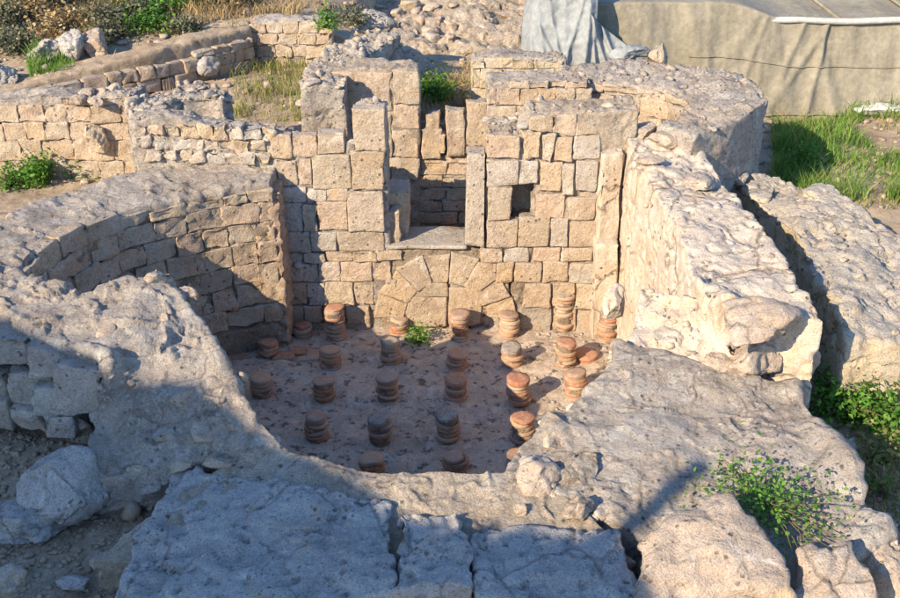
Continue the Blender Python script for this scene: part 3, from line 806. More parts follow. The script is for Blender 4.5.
# relieving arch
AX, AZ = xY(445, 316), zY(318)
def voussoir(parent, a0, a1, r0, r1, Y, mat, proud, name='voussoir'):
    C = np.zeros((2, 2, 2, 3))
    g = .005
    for i, a in enumerate((a1, a0)):
        for j in (0, 1):
            for k, r in enumerate((r0, r1)):
                da = (-g if i == 0 else g) / r
                C[i, j, k] = (AX + (r - (g if k else -g)) * math.cos(a + da), Y - proud + (depth_v if j else 0), AZ + (r - (g if k else -g)) * math.sin(a + da))
    _sid[0] += 1
    V, Q = stone8(C, _sid[0], .011, 1, (6, 4, 6), .008)
    return add(name, V, Q, mat, parent)
depth_v = .17
ang = [0, 21, 41, 63, 85, 107, 131, 156, 180]
for a0, a1 in zip(ang[:-1], ang[1:]):
    voussoir(bw, R(a0), R(a1), .45, .82 + random.uniform(-.03, .02), YB, M_ST, .020 + random.uniform(-.006, .008))
for r_ in [(407, 296, 447, 326), (449, 287, 482, 325), (412, 283, 448, 296)]: wall_stone(bw, r_, YB, M_ST, proud=.022, rough=.014)
for r_ in [(482, 262, 497, 272), (500, 268, 512, 280), (386, 279, 396, 286)]: wall_stone(bw, r_, YB, M_ST, proud=.022, rough=.014)
# door jambs: lit left reveal, slender upright slab on the right
def box8(x0, x1, y0, y1, z0, z1, slant=0.0):
    C = np.zeros((2, 2, 2, 3))
    for i in (0, 1):
        for j in (0, 1):
            for k in (0, 1): C[i, j, k] = (x1 if i else x0, y1 if j else y0, z1 if k else z0)
    return C
xl = xY(386, 200)
C = box8(xl, xl + .20, YB + .22, YB + .62, 1.03, 1.55); C[1, :, :, 0] += .02
V, Q = stone8(C, 901, .015, 1, (6, 6, 6), .01); add('door_jamb', V, Q, M_ST, bw)
C = box8(xl - .02, xl + .12, YB + .05, YB + .25, 1.03, 1.40)
V, Q = stone8(C, 903, .025, 1, (6, 6, 6), .02); add('door_jamb', V, Q, M_ST, bw)
x0, x1 = xY(466, 200), xY(484, 200)
C = box8(x0, x1, YB - .05, YB + .22, zY(245), zY(153)); C[:, :, 1, 0] += .01
V, Q = stone8(C, 902, .01, 1, (6, 6, 6), .006); add('door_slab', V, Q, M_STW, bw)
C = box8(xY(388, 245), xY(466, 245), YB - .03, YB + .5, 1.0, 1.035)
V, Q = stone8(C, 904, .012, 1, (6, 6, 4), .006); add('threshold', V, Q, M_STW, bw)

# ------------------------------------------------------------------ left apse wall with its pier
apse = thing('apse_wall', 'curved ashlar apse wall with flat mortared top, ending in a brown-edged pier', 'wall', (-3.0, 8.6, 0))
a_in = [U(274, 184, 1.85), U(230, 190, 1.85), U(180, 199, 1.85), U(120, 214, 1.85), U(65, 238, 1.85), U(25, 268, 1.85), U(5, 300, 1.85)]
a_out = [U(276, 163, 1.9), U(225, 163, 1.9), U(168, 164, 1.9), U(100, 184, 1.9), U(35, 205, 1.9), U(-25, 240, 1.9), U(-60, 285, 1.9)]
a_in[0] = (-1.80, 9.47); a_out[0] = (-1.80, 9.95)
inn = [(x, y, 1.86) for x, y in a_in]; out = [(x, y, 1.92) for x, y in a_out]
ac = wall_solid('core', apse, inn, out, -.2, [M_RB], res=.03, amp=.025, peb=.06, seed=8, inner_mat=M_JT)
p = surf_points(ac[1], ac[2], 1500, 8, .6); pebbles('pebble_crust', p, psize(1500, .012, 0.038, 2), M_RB, apse, 7)
rubble(apse, ac, 160, .02, .10, M_STW, 809, .5)
tsx = np.linspace(0, 6, 60)
apath = resamp(np.array(a_in), tsx)
apts, acum = path_frame(apath)
def apse_top(s): return 1.84 - .05 * math.sin(s * 2.1)
face_stones(apse, apath, 1, .32, apse_top, M_ST, course=(.20, .25), length=(.24, .40), proud=(.012, .04), rough=.022, jit=.012)
# plastered footing course of the apse
def apse_low(s): return .30
wall_solid('footing', apse, [(x * .995, y - .03, .31) for x, y in apath[::8]], [(x, y + .12, .31) for x, y in apath[::8]], -.1, [M_JT], res=.04, amp=.015, seed=12, rough_top=.01)
# pier edge: brown plaster skin
V, Q = stone8(box8(-1.83, -1.74, 9.45, 9.86, -.05, 1.80), 77, .035, 1, (4, 12, 40), .02); add('pier_plaster', V, Q, M_BRN, apse)

# ------------------------------------------------------------------ near left wall: broad rubble wall stepping down to the front
nl = thing('rubble_wall', 'broad broken rubble wall with gravelly mortar top stepping down beside the loose boulder', 'wall', (-2.4, 6.3, 1.0))
E = []
b_in = [(-6, 262, 2.0), (54, 286, 2.0), (84, 293, 1.98), (112, 287, 2.0), (160, 282, 2.02), (190, 308, 1.98), (212, 332, 1.92), (232, 385, 1.78), (284, 446, 1.52)]
b_out = [(-70, 318, 1.98), (-4, 310, 1.97), (30, 330, 1.96), (60, 344, 1.95), (100, 356, 1.95), (108, 366, 1.9), (108, 385, 1.8), (96, 415, 1.62), (80, 478, 1.38)]
inn = [(*U(a, b, c), c) for a, b, c in b_in]; out = [(*U(a, b, c), c) for a, b, c in b_out]
nc = wall_solid('core', nl, inn, out, .0, [M_RB], res=.02, amp=.03, peb=.04, seed=21, rough_top=.07, inner_mat=M_RBW, chop=.10, frac=.06)
p = surf_points(nc[1], nc[2], 3200, 18, .5); pebbles('pebble_crust', p, psize(3200, .008, 0.035, 5), M_RB, nl, 8)
rubble(nl, nc, 420, .03, .15, M_STW, 801, .2)
rubble(nl, nc, 130, .06, .22, M_ROCK, 802, .2)
rubble(nl, nc, 110, .06, .20, M_ST, 813, .2)
# facing stones on its outer side
for k_, (px, py, w_, h_, back) in enumerate([(-24, 356, .28, .18, .0), (14, 352, .26, .19, 0), (50, 364, .26, .20, -.04), (-8, 384, .30, .20, -.03), (30, 388, .26, .21, -.06), (84, 392, .33, .36, -.06), (52, 402, .22, .2, -.12), (-2, 412, .28, .2, -.08), (30, 418, .24, .18, -.12), (62, 426, .22, .16, -.16), (-38, 396, .26, .26, 0)]):
    yc = 6.38 + back - .004 * max(0, px - 10)
    x, z = UY(px, py, yc - .15)
    C = box8(x - w_ / 2, x + w_ / 2, yc - .16, yc + .3, z - h_ / 2, z + h_ / 2); ca, sa_ = math.cos(-.18), math.sin(-.18)
    C[..., :2] = np.stack([x + (C[..., 0] - x) * ca - (C[..., 1] - yc) * sa_, yc + (C[..., 0] - x) * sa_ + (C[..., 1] - yc) * ca], -1)
    V, Q = stone8(C, 960 + k_, .022, 1, (6, 6, 6), .03); add('stone', V, Q, M_STW, nl)
for k_, (px, py, z, sx, sy, sz) in enumerate([(82, 382, 1.45, .36, .3, .42), (155, 282, 2.0, .30, .24, .16), (182, 298, 1.96, .22, .2, .12), (108, 335, 1.92, .22, .2, .14), (166, 322, 1.96, .18, .14, .09),
                                             (120, 448, 1.38, .24, .2, .16), (138, 468, 1.36, .22, .2, .12), (105, 418, 1.5, .28, .22, .16), (150, 405, 1.62, .3, .22, .14), (190, 395, 1.7, .3, .2, .13), (170, 435, 1.52, .26, .2, .12), (205, 430, 1.56, .24, .2, .12), (235, 425, 1.58, .2, .2, .1), (150, 440, 1.46, .3, .2, .14), (225, 460, 1.44, .28, .22, .12), (185, 462, 1.42, .24, .2, .11), (215, 400, 1.70, .26, .16, .12), (130, 425, 1.5, .22, .2, .14), (80, 430, 1.3, .2, .18, .2)]):
    x, y = U(px, py, z); rock('stone', (x, y, z - .05), (sx, sy, sz), M_STW if k_ in (0, 7, 10) else M_ROCK, 300 + k_, nl, random.uniform(0, 3), n=10)
for k_, (px, py, z, h) in enumerate([(216, 352, 1.5, .42), (222, 372, 1.35, .45), (229, 385, 1.25, .38)]):
    x, y = U(px, py, 1.9); rock('stone', (x + .02, y, z - .1), (.2, .24, h), M_STW, 340 + k_, nl, .3, n=10)

# ------------------------------------------------------------------ front wall with big capping slabs
fw = thing('slab_wall', 'low front wall of big pitted capping slabs lying half in blue shade', 'wall', (-.3, 4.8, .8))
f_in = [(262, 436, 1.52), (300, 454, 1.46), (350, 466, 1.45), (420, 472, 1.45), (480, 472, 1.45), (535, 470, 1.46)]
f_out = [(90, 560, 1.28), (180, 562, 1.30), (280, 566, 1.31), (400, 566, 1.31), (500, 560, 1.31), (640, 560, 1.31)]
inn = [(*U(a, b, c), c) for a, b, c in f_in]; out = [(*U(a, b, c), c) for a, b, c in f_out]
fc_ = wall_solid('core', fw, inn, out, -.1, [M_RBW], res=.018, amp=.02, peb=.05, seed=31, rough_top=.05, frac=.03)
p = surf_points(fc_[1], fc_[2], 1500, 28, .6); pebbles('pebble_crust', p, psize(1500, .008, 0.028, 6), M_RB, fw, 9)
rubble(fw, fc_, 260, .02, .09, M_ST, 803, .4)
rubble(fw, fc_, 60, .05, .16, M_ROCK, 814, .4)
def slab(parent, poly, th, mat, seed, res=.02, amp=.018, name='slab', wave=.10, dome=.0, pit=.11, plate=.022):
    """poly: four (px,py,z): back-left, back-right, front-right, front-left"""
    q = [np.array((*U(a, b, c), c)) for a, b, c in poly]
    C = np.zeros((2, 2, 2, 3))
    C[0, 1, 1], C[1, 1, 1], C[1, 0, 1], C[0, 0, 1] = q
    C[:, :, 0] = C[:, :, 1] - np.array([0, 0, th])
    w_, d_ = np.linalg.norm(q[1] - q[0]), np.linalg.norm(q[3] - q[0])
    n = (max(6, int(w_ / res)), max(6, int(d_ / res)), max(5, int(th / res)))
    P, Q = cube_grid(*n)
    V = 0
    for i in (0, 1):
        a = P[:, 0] if i else 1 - P[:, 0]
        for j in (0, 1):
            b = P[:, 1] if j else 1 - P[:, 1]
            for k in (0, 1):
                c = P[:, 2] if k else 1 - P[:, 2]
                V = V + (a * b * c)[:, None] * C[i, j, k]
    # wavy outline in plan
    e = np.maximum(np.abs(P[:, 0] - .5), np.abs(P[:, 1] - .5)) * 2
    V[:, 0] += wave * e * fbm(V + seed, 2.6, 4, seed); V[:, 1] += wave * e * fbm(V + seed, 2.6, 4, seed + 4)
    V[:, 2] += dome * (1 - e ** 2) + dome * 2.2 * np.abs(fbm(V + seed, 1.5, 2, seed + 6)) * P[:, 2]
    V = smooth(V, Q, 4)
    V = V + normals(V, Q) * (amp * (2.2 * fbm(V, 2.3, 3, seed) + 2.0 * fbm(V, 9, 4, seed + 3, .68) - 1.6 * np.clip(.1 - np.abs(fbm(V, 2.1, 4, seed + 8)), 0, 1) / .1))[:, None]
    wf, bf = worley(V + .12 * np.stack([fbm(V, 3, 2, seed + 51), fbm(V, 3, 2, seed + 52), fbm(V, 3, 2, seed + 53)], 1), 3.4, seed + 50)
    V = V + normals(V, Q) * ((bf - .5) * plate)[:, None]
    w_, b_ = worley(V, 14, seed)
    V = V - normals(V, Q) * (np.where(b_ > .6, np.clip(.42 - w_, 0, 1), 0) * pit)[:, None]
    return add(name, V, Q, mat, parent), V, Q
slab(fw, [(175, 462, 1.43), (388, 500, 1.44), (394, 588, 1.40), (96, 618, 1.31)], .36, M_GROCK, 41)
slab(fw, [(396, 513, 1.45), (462, 511, 1.45), (475, 588, 1.42), (392, 592, 1.42)], .38, M_GROCK, 42)
slab(fw, [(470, 528, 1.41), (612, 526, 1.41), (650, 612, 1.38), (474, 600, 1.38)], .34, M_GROCK, 43)
for k_, (px, py, s) in enumerate([(540, 482, .3), (578, 508, .2), (520, 505, .10)]):
    x, y = U(px, py, 1.45); rock('stone', (x, y, 1.38), (s, s * .85, s * .7), M_ROCK, 360 + k_, fw, random.uniform(0, 3), n=10)

# ------------------------------------------------------------------ right platform (broad stepped corner)
pf = thing('rubble_platform', 'broad sloping mortar platform at the corner of the room, ragged inner edge', 'wall', (1.6, 5.6, .8))
g_in = [(512, 478, 1.42), (520, 446, 1.46), (556, 418, 1.5), (590, 392, 1.52), (612, 362, 1.55), (616, 345, 1.6)]
g_out = [(700, 560, 1.3), (800, 560, 1.32), (884, 536, 1.36), (866, 500, 1.42), (835, 448, 1.48), (792, 385, 1.5)]
inn = [(*U(a, b, c), c) for a, b, c in g_in]; out = [(*U(a, b, c), c) for a, b, c in g_out]
pc_ = wall_solid('core', pf, inn, out, -.1, [M_RB], res=.017, amp=.018, peb=.03, seed=51, rough_top=.09, inner_mat=M_RBW, chop=.12, frac=.026)
p = surf_points(pc_[1], pc_[2], 2600, 38, .5); pebbles('pebble_crust', p, psize(2600, .006, 0.025, 7), M_RB, pf, 10)
rubble(pf, pc_, 160, .02, .09, M_PL, 804, .1, lambda c: (c[:, 2] > 1.2) & ((c[:, 0] < 1.0 + (c[:, 1] - 5.4) * .5) | (c[:, 1] < 5.0)))
rubble(pf, pc_, 120, .015, .05, M_STW, 805, .5)
for k_, (px, py, z, s) in enumerate([(536, 466, 1.45, .34), (560, 440, 1.48, .3), (600, 395, 1.5, .26), (628, 352, 1.55, .28), (575, 470, 1.45, .4), (660, 352, 1.55, .2), (690, 350, 1.55, .16), (640, 362, 1.54, .12)]):
    x, y = U(px, py, z); rock('stone', (x, y, z - .13), (s, s * .8, s * .55), M_PL if k_ != 4 else M_RBW, 380 + k_, pf, random.uniform(0, 3), n=12)

# ------------------------------------------------------------------ right wall, plastered towards the room
rw = thing('plastered_wall', 'thick wall with cream plaster on its room side and a rough rubble crown', 'wall', (2.3, 8.0, .8))
r_in = [(608, 132, 2.2), (632, 155, 2.16), (652, 185, 2.14), (672, 222, 2.1), (690, 262, 2.05), (702, 296, 2.0)]
r_out = [(692, 138, 2.2), (712, 160, 2.14), (740, 200, 2.1), (775, 245, 2.08), (805, 285, 2.05), (828, 318, 2.0)]
inn = [(*U(a, b, c), c) for a, b, c in r_in]; out = [(*U(a, b, c), c) for a, b, c in r_out]
inn = [(min(max(x, 1.80), 1.9), y, z) for x, y, z in inn]
rc = wall_solid('core', rw, inn, out, -.1, [M_PL], res=.023, amp=.024, peb=.0, seed=61, rough_top=.12, chop=.08, rnd=10, frac=.010, grit=.0)
p = surf_points(rc[1], rc[2], 250, 48, .5); pebbles('pebble_crust', p, psize(250, .01, 0.042, 8), M_RB, rw, 11)
rubble(rw, rc, 40, .02, .10, M_PL, 806, .3)
for k_, (px, py, z, sx, sy, sz, rz, mt) in enumerate([
        (762, 318, 1.82, .58, .5, .30, .1, M_ROCK), (724, 312, 1.6, .26, .3, .48, 0, M_PL), (752, 352, 1.45, .46, .4, .34, .2, M_ROCK), (722, 368, 1.38, .34, .3, .26, .5, M_ROCK),
        (800, 352, 1.2, .3, .34, .5, 0, M_ROCK), (672, 340, 1.5, .3, .25, .2, 0, M_PL),
        (640, 128, 2.2, .34, .28, .14, 0, M_ROCK), (668, 138, 2.18, .4, .3, .14, .3, M_ROCK), (650, 160, 2.13, .3, .2, .1, .2, M_ROCK), (700, 180, 2.1, .36, .3, .1, 1, M_ROCK), (615, 300, 1.4, .2, .2, .3, 0, M_PL)]):
    x, y = U(px, py, z + sz * .6)
    rock('stone', (x, y, z), (sx, sy, sz), mt, 400 + k_, rw, rz, n=14)
ap_in = [(640, 286, 1.80), (634, 318, 1.68), (624, 354, 1.58)]; ap_out = [(712, 296, 1.98), (722, 334, 1.76), (748, 366, 1.55)]
apn = wall_solid('mortar_apron', rw, [(*U(a, b, c), c) for a, b, c in ap_in], [(*U(a, b, c), c) for a, b, c in ap_out], .7, [M_PL], res=.022, amp=.03, peb=.03, seed=66, rough_top=.10, rnd=7, frac=.03)
rubble(rw, apn, 90, .02, .10, M_PL, 812, .2)
# plaster pilaster strip in the corner
C = box8(xY(592, 280), xY(612, 280), YB - .22, YB + .05, -.05, 1.15)
V, Q = stone8(C, 905, .02, 1, (6, 6, 6), .02); add('corner_plaster', V, Q, M_PL, rw)
C = box8(xY(597, 200), xY(618, 200), YB - .10, YB + .05, 1.1, 2.1)
V, Q = stone8(C, 906, .03, 1, (6, 6, 6), .03); add('corner_plaster', V, Q, M_PL, rw)

# ------------------------------------------------------------------ outer right wall beyond the trench
ow = thing('ochre_wall', 'low outer wall of ochre rock with grey mortar crown beyond the narrow trench', 'wall', (3.6, 8.3, .8))
o_in = [(722, 166, 1.7), (752, 192, 1.7), (785, 225, 1.68), (806, 255, 1.66), (822, 290, 1.64), (838, 322, 1.6), (846, 345, 1.5)]
o_out = [(800, 178, 1.7), (850, 200, 1.68), (900, 232, 1.62), (960, 262, 1.58), (1000, 290, 1.55), (1040, 322, 1.52), (1060, 345, 1.5)]
inn = [(*U(a, b, c), c) for a, b, c in o_in]; out = [(*U(a, b, c), c) for a, b, c in o_out]
oc = wall_solid('core', ow, inn, out, .6, [M_OCH], res=.025, amp=.032, peb=.015, seed=71, rough_top=.12, chop=.12, rnd=8, frac=.014, grit=.0)
p = surf_points(oc[1], oc[2], 500, 58, .5); pebbles('pebble_crust', p, psize(500, .01, 0.042, 9), M_RB, ow, 12)
rubble(ow, oc, 50, .02, .12, M_OCH, 807, .3)
for k_, (px, py, z, sx, sy, sz) in enumerate([(852, 345, 1.2, .34, .3, .34), (878, 352, 1.2, .3, .3, .26), (842, 350, 1.05, .3, .25, .34), (735, 178, 1.62, .4, .3, .14), (760, 195, 1.6, .4, .3, .12), (820, 195, 1.6, .4, .34, .14)]):
    x, y = U(px, py, z + sz / 2); rock('stone', (x, y, z), (sx, sy, sz), M_OCH, 430 + k_, ow, random.uniform(0, 3), n=12)

# ------------------------------------------------------------------ round apse mass at right rear
rt = thing('round_apse', 'thick rounded apse wall with broad grey mortar top beside the green grass', 'wall', (2.6, 10.6, 1.0))
t_in = [(560, 78, 2.4), (600, 80, 2.4), (640, 84, 2.4), (672, 90, 2.4), (690, 100, 2.4), (682, 114, 2.38), (655, 122, 2.35)]
t_out = [(560, 68, 2.42), (610, 64, 2.42), (665, 62, 2.42), (722, 70, 2.42), (768, 93, 2.42), (748, 116, 2.40), (694, 138, 2.36)]
inn = [(*U(a, b, c), c) for a, b, c in t_in]; out = [(*U(a, b, c), c) for a, b, c in t_out]
tc = wall_solid('core', rt, inn, out, .8, [M_RB], res=.03, amp=.03, peb=.05, seed=81, rough_top=.08, chop=.06)
p = surf_points(tc[1], tc[2], 500, 68, .5); pebbles('pebble_crust', p, psize(500, .01, 0.03, 10), M_RB, rt, 13)
rubble(rt, tc, 60, .03, .12, M_STW, 808, .3)
tpath = resamp(np.array([q[:2] for q in inn]), np.linspace(0, 5, 40))
face_stones(rt, tpath, -1, 1.6, lambda s: 2.36, M_ST, course=(.22, .27), length=(.26, .42), proud=(.01, .04), rough=.02, jit=.015)
V_ = U(658, 62, 2.42); rock('stone', (*V_, 2.37), (.26, .26, .28), M_ST, 440, rt, .4)

# ------------------------------------------------------------------ ashlar walls behind (right of the doorway)
def simple_wall(name, label, prof, Y, thick, zb, courses, lengths, mat=M_ST, core=M_RB, seed=1, res=.035, rough=.014, peb=.06, npeb=300, drop=0.0, proud=(.015, .04), z0=None, x_clip=None):
    xm, zm = UY((prof[0][0] + prof[-1][0]) / 2, prof[0][1], Y)
    t = thing(name, label, 'wall', (xm, Y, zb))
    c = line_wall(t, prof, Y, thick, zb, mats=core, res=res, amp=.022, peb=peb, seed=seed, rough_top=.04)
    if npeb:
        p = surf_points(c[1], c[2], npeb, seed, .6); pebbles('pebble_crust', p, psize(npeb, .012, 0.042, seed), M_RB, t, seed)
    xs = [UY(a, b, Y)[0] for a, b in prof]; zs = [UY(a, b, Y)[1] for a, b in prof]
    face_stones(t, [(xs[0], Y), (xs[-1], Y)], -1, zb if z0 is None else z0, lambda s: float(np.interp(xs[0] + s, xs, zs)) - .02, mat, course=courses, length=lengths, rough=rough, drop=drop, proud=proud)
    return t, c
simple_wall('ashlar_wall', 'straight small-block wall end standing behind the doorway, below the grey tarp', [(488, 82), (530, 80), (592, 80)], 11.35, .5, .9, (.17, .25), (.18, .36), seed=91, z0=1.5)
simple_wall('ashlar_wall', 'short broken wall of orange-tinted blocks lying just below the grey tarp', [(472, 60), (500, 56), (566, 60)], 12.5, .45, 1.2, (.2, .25), (.25, .4), mat=M_OCH, seed=92, z0=1.6)
# second room behind the doorway
sr, _ = simple_wall('ashlar_wall', 'yellowish coursed wall seen through the doorway, upright slabs on top', [(380, 152), (430, 154), (500, 152)], 11.45, .35, .4, (.15, .19), (.28, .42), seed=93, z0=.62, proud=(.01, .025))
for k_, (x0, y0, x1, y1) in enumerate([(423, 130, 440, 158), (426, 115, 440, 132), (446, 111, 464, 155), (466, 104, 487, 152), (438, 135, 446, 152)]):
    a, z1 = UY(x0, y0, 11.4); b, z0 = UY(x1, y1, 11.4)
    C = box8(a, b, 11.38 + .03 * (k_ % 2), 11.62, z0, z1)
    V, Q = stone8(C, 910 + k_, .02, 2, (6, 6, 6), .02); add('upright_slab', V, Q, M_ST, sr)
V, F = sheet('x', -1.2, .8, 10.3, 11.5, .04, lambda x, y: .55 + .02 * fbm(np.stack([x, y, x * 0], 1), 5, 3, 8), None)
tag(add('inner_floor', V, F, M_FLOOR, center=False), kind='structure')
# tall rough slab wall left of the doorway, second plane
b2 = thing('slab_wall', 'tall squarish rough-faced stone wall standing behind the left doorway pier', 'wall', (-1.0, 11.4, .5))
c = line_wall(b2, [(303, 74), (340, 70), (380, 67), (419, 68)], 11.38, .45, .5, mats=M_RBW, res=.03, amp=.02, peb=.05, seed=95, rough_top=.03)
for r_ in [(305, 72, 392, 112), (394, 70, 419, 104), (305, 113, 350, 150), (351, 113, 392, 158), (394, 105, 419, 128), (393, 129, 419, 157), (390, 158, 419, 180)]:
    wall_stone(b2, r_, 11.38, M_ST, proud=.025, rough=.022, jit=.012)
# curved wall running back
cw = thing('curved_wall', 'curved mortar-topped wall running back towards the hillside beyond the doorway', 'wall', (-1.2, 12.2, 1.5))
c_in = [(346, 84, 2.5), (350, 72, 2.52), (368, 56, 2.5), (396, 40, 2.5), (402, 34, 2.5)]
c_out = [(298, 84, 2.5), (303, 70, 2.52), (318, 54, 2.5), (348, 40, 2.5), (372, 28, 2.48)]
inn = [(*U(a, b, c), c) for a, b, c in c_in]; out = [(*U(a, b, c), c) for a, b, c in c_out]
cc = wall_solid('core', cw, inn, out, 1.4, [M_RB], res=.035, amp=.05, peb=.10, seed=97, rough_top=.10, chop=.1)
p = surf_points(cc[1], cc[2], 600, 98, .5); pebbles('pebble_crust', p, psize(600, .012, 0.049, 11), M_RB, cw, 14)
rubble(cw, cc, 160, .03, .15, M_STW, 810, .2)
x, y = U(372, 30, 2.4); rock('stone', (x, y, 2.2), (.7, .6, .5), M_RB, 450, cw)
x, y = U(400, 58, 2.1); rock('stone', (x, y, 1.75), (.9, .7, .5), M_RB, 451, cw)
# stump of the small apse at left rear
sa = thing('apse_stump', 'stump of a small curved apse wall with a shaded hollow side', 'wall', (-3.2, 10.4, 1.2))
s_in = [(150, 112, 2.42), (158, 104, 2.44), (182, 98, 2.46), (206, 96, 2.46), (222, 101, 2.44)]
s_out = [(124, 112, 2.42), (135, 96, 2.44), (165, 84, 2.48), (200, 80, 2.48), (230, 88, 2.44)]
inn = [(*U(a, b, c), c) for a, b, c in s_in]; out = [(*U(a, b, c), c) for a, b, c in s_out]
sc = wall_solid('core', sa, inn, out, 1.2, [M_RB], res=.03, amp=.04, peb=.09, seed=99, rough_top=.08, chop=.06)
p = surf_points(sc[1], sc[2], 500, 99, .5); pebbles('pebble_crust', p, psize(500, .012, 0.042, 12), M_RB, sa, 15)
rubble(sa, sc, 120, .03, .14, M_STW, 811, .3)
# left rear masonry
lr, c = simple_wall('ashlar_wall', 'squared block wall above the leafy green weeds, loose stones on its crown', [(-60, 104), (20, 100), (60, 97), (100, 97), (134, 96)], 10.75, .5, 1.2, (.19, .24), (.2, .36), mat=M_ST, seed=101, rough=.022, z0=1.45)
for k_, (px, py, s) in enumerate([(88, 93, .26), (100, 92, .24), (112, 90, .3), (122, 92, .22), (78, 96, .2), (95, 99, .2)]):
    x, y = U(px, py, 2.42); rock('stone', (x, y, 2.33), (s, s * .8, s * .55), M_ROCK, 460 + k_, lr, random.uniform(0, 3), n=8)
x, y = U(103, 128, 2.0); rock('stone', (x, 10.66, 1.8), (.28, .24, .34), M_ST, 470, lr)

# long low retaining wall climbing to the right
dw = thing('terrace_wall', 'long low dry-stone terrace wall slanting up from the green shrubs', 'wall', (-3.6, 12.6, 1.8))
d_in = [(-40, 106, 2.0), (26, 86, 2.1), (92, 68, 2.2), (150, 52, 2.3), (205, 38, 2.35), (250, 27, 2.38)]
d_out = [(-46, 97, 2.0), (22, 78, 2.1), (88, 60, 2.2), (146, 45, 2.3), (201, 32, 2.35), (246, 21, 2.38)]
inn = [(*U(a, b, c), c) for a, b, c in d_in]; out = [(*U(a, b, c), c) for a, b, c in d_out]
wall_solid('core', dw, [(x, y + .10, z - .02) for x, y, z in inn], [(x, y + .1, z) for x, y, z in out], 1.2, [M_EARTH], res=.045, amp=.012, seed=103, rough_top=.03)
face_stones(dw, [q[:2] for q in inn], -1, 1.42, lambda s: 1.99 + .058 * s, M_ST, course=(.15, .19), length=(.18, .36), rough=.022, jit=.016, proud=(.02, .06), n=(4, 4, 4))
x, y = U(207, 38, 2.35); rock('stone', (x, y - .12, float(terrain_z(np.array([x]), np.array([y - .12]))[0]) + .05), (.36, .2, .30), M_GROCK, 471, dw, .4, n=12, cut=(.35, .65))
simple_wall('terrace_wall', 'short wall of small golden blocks facing the tall green grass', [(250, 23), (290, 20), (332, 22)], 14.7, .5, 1.6, (.16, .19), (.18, .3), mat=M_ST, seed=104, npeb=150, z0=1.72, rough=.02)
simple_wall('terrace_wall', 'half-buried reddish ledge of rubble beneath the hillside scrub', [(158, 20), (200, 17), (252, 17)], 15.3, .4, 2.0, (.16, .2), (.2, .34), mat=M_ROCK, core=M_EARTH, seed=105, npeb=120, z0=2.1, rough=.03, drop=.3)
# far ruined bank
fb = thing('ruined_bank', 'far ruined rubble bank with rows of weathered stones below the site edge', 'wall', (-.4, 16.5, 1.8))
b_in = [(330, 40, 2.0), (390, 48, 2.0), (440, 55, 1.95), (480, 56, 1.9), (540, 56, 1.9)]
inn = [(UY(a, 50, 15.9)[0], 15.85, UY(a, 50, 15.9)[1]) for a in (330, 390, 440, 480, 540)]
out = [(UY(a, -6, 18.5)[0], 18.6, UY(a, -6, 18.5)[1]) for a in (330, 390, 440, 480, 540)]
bk = wall_solid('core', fb, inn, out, 1.0, [M_RBW], res=.05, amp=.07, peb=.16, seed=107, rough_top=.2, chop=.25)
_bs = [0]
for row, py in enumerate((6, 13, 21, 29, 37, 46)):
    px = 345 + 4 * (row % 2)
    while px < 516:
        _bs[0] += 1
        w_ = random.uniform(.14, .34)
        if random.random() < .72 and not (px < 400 and py > 20):
            # rows follow the broken face of the bank
            yb = float(np.interp(py, [0, 50], [18.2, 15.9])); x, z = UY(px, py + random.uniform(-2, 2), yb)
            rock('stone', (x, yb + random.uniform(-.08, .08), z - .1), (w_, .3, random.uniform(.12, .2)), random.choice([M_ST, M_ROCK, M_STW]), 5000 + _bs[0], fb, random.uniform(-.3, .3), n=6)
        px += w_ * 56 + random.uniform(0, 6)
# ------------------------------------------------------------------ hypocaust tile columns
def disc(c, r, h, seed, seg=22):
    rs = np.random.default_rng(seed)
    prof = [(0.0, 0), (r * .6, 0), (r * .985, .0), (r, h * .12), (r, h * .88), (r * .975, h), (r * .55, h * 1.0), (0.0, h)]
    th = np.linspace(0, 2 * math.pi, seg, endpoint=False)
    V = [];
    for q, (a, b) in enumerate(prof):
        V.append(np.stack([a * np.cos(th), a * np.sin(th), 0 * th + b], 1))
    V = np.concatenate(V); n = len(prof)
    i, j = np.meshgrid(np.arange(n - 1), np.arange(seg), indexing='ij'); i = i.ravel(); j = j.ravel(); j2 = (j + 1) % seg
    F = np.stack([i * seg + j, i * seg + j2, (i + 1) * seg + j2, (i + 1) * seg + j], 1)
    off = rs.uniform(-30, 30, 3)
    k = 1 + .07 * fbm(V + off, 14, 3, 4) + .05 * fbm(V * np.array([1, 1, .2]) + off, 4, 2, 9)
    # a chipped bite now and then
    if rs.random() < .45:
        a = rs.uniform(0, 6.28); dd = V[:, 0] * math.cos(a) + V[:, 1] * math.sin(a)
        k = k * (1 - .25 * np.clip(dd / r - .75, 0, 1) / .25)
    V[:, 0] *= k; V[:, 1] *= k
    V[:, 2] += .004 * fbm(V + off, 14, 2, 2)
    ta, tb = rs.uniform(-.08, .08, 2)
    V[:, 2] += V[:, 0] * ta + V[:, 1] * tb
    return V + np.asarray(c), F
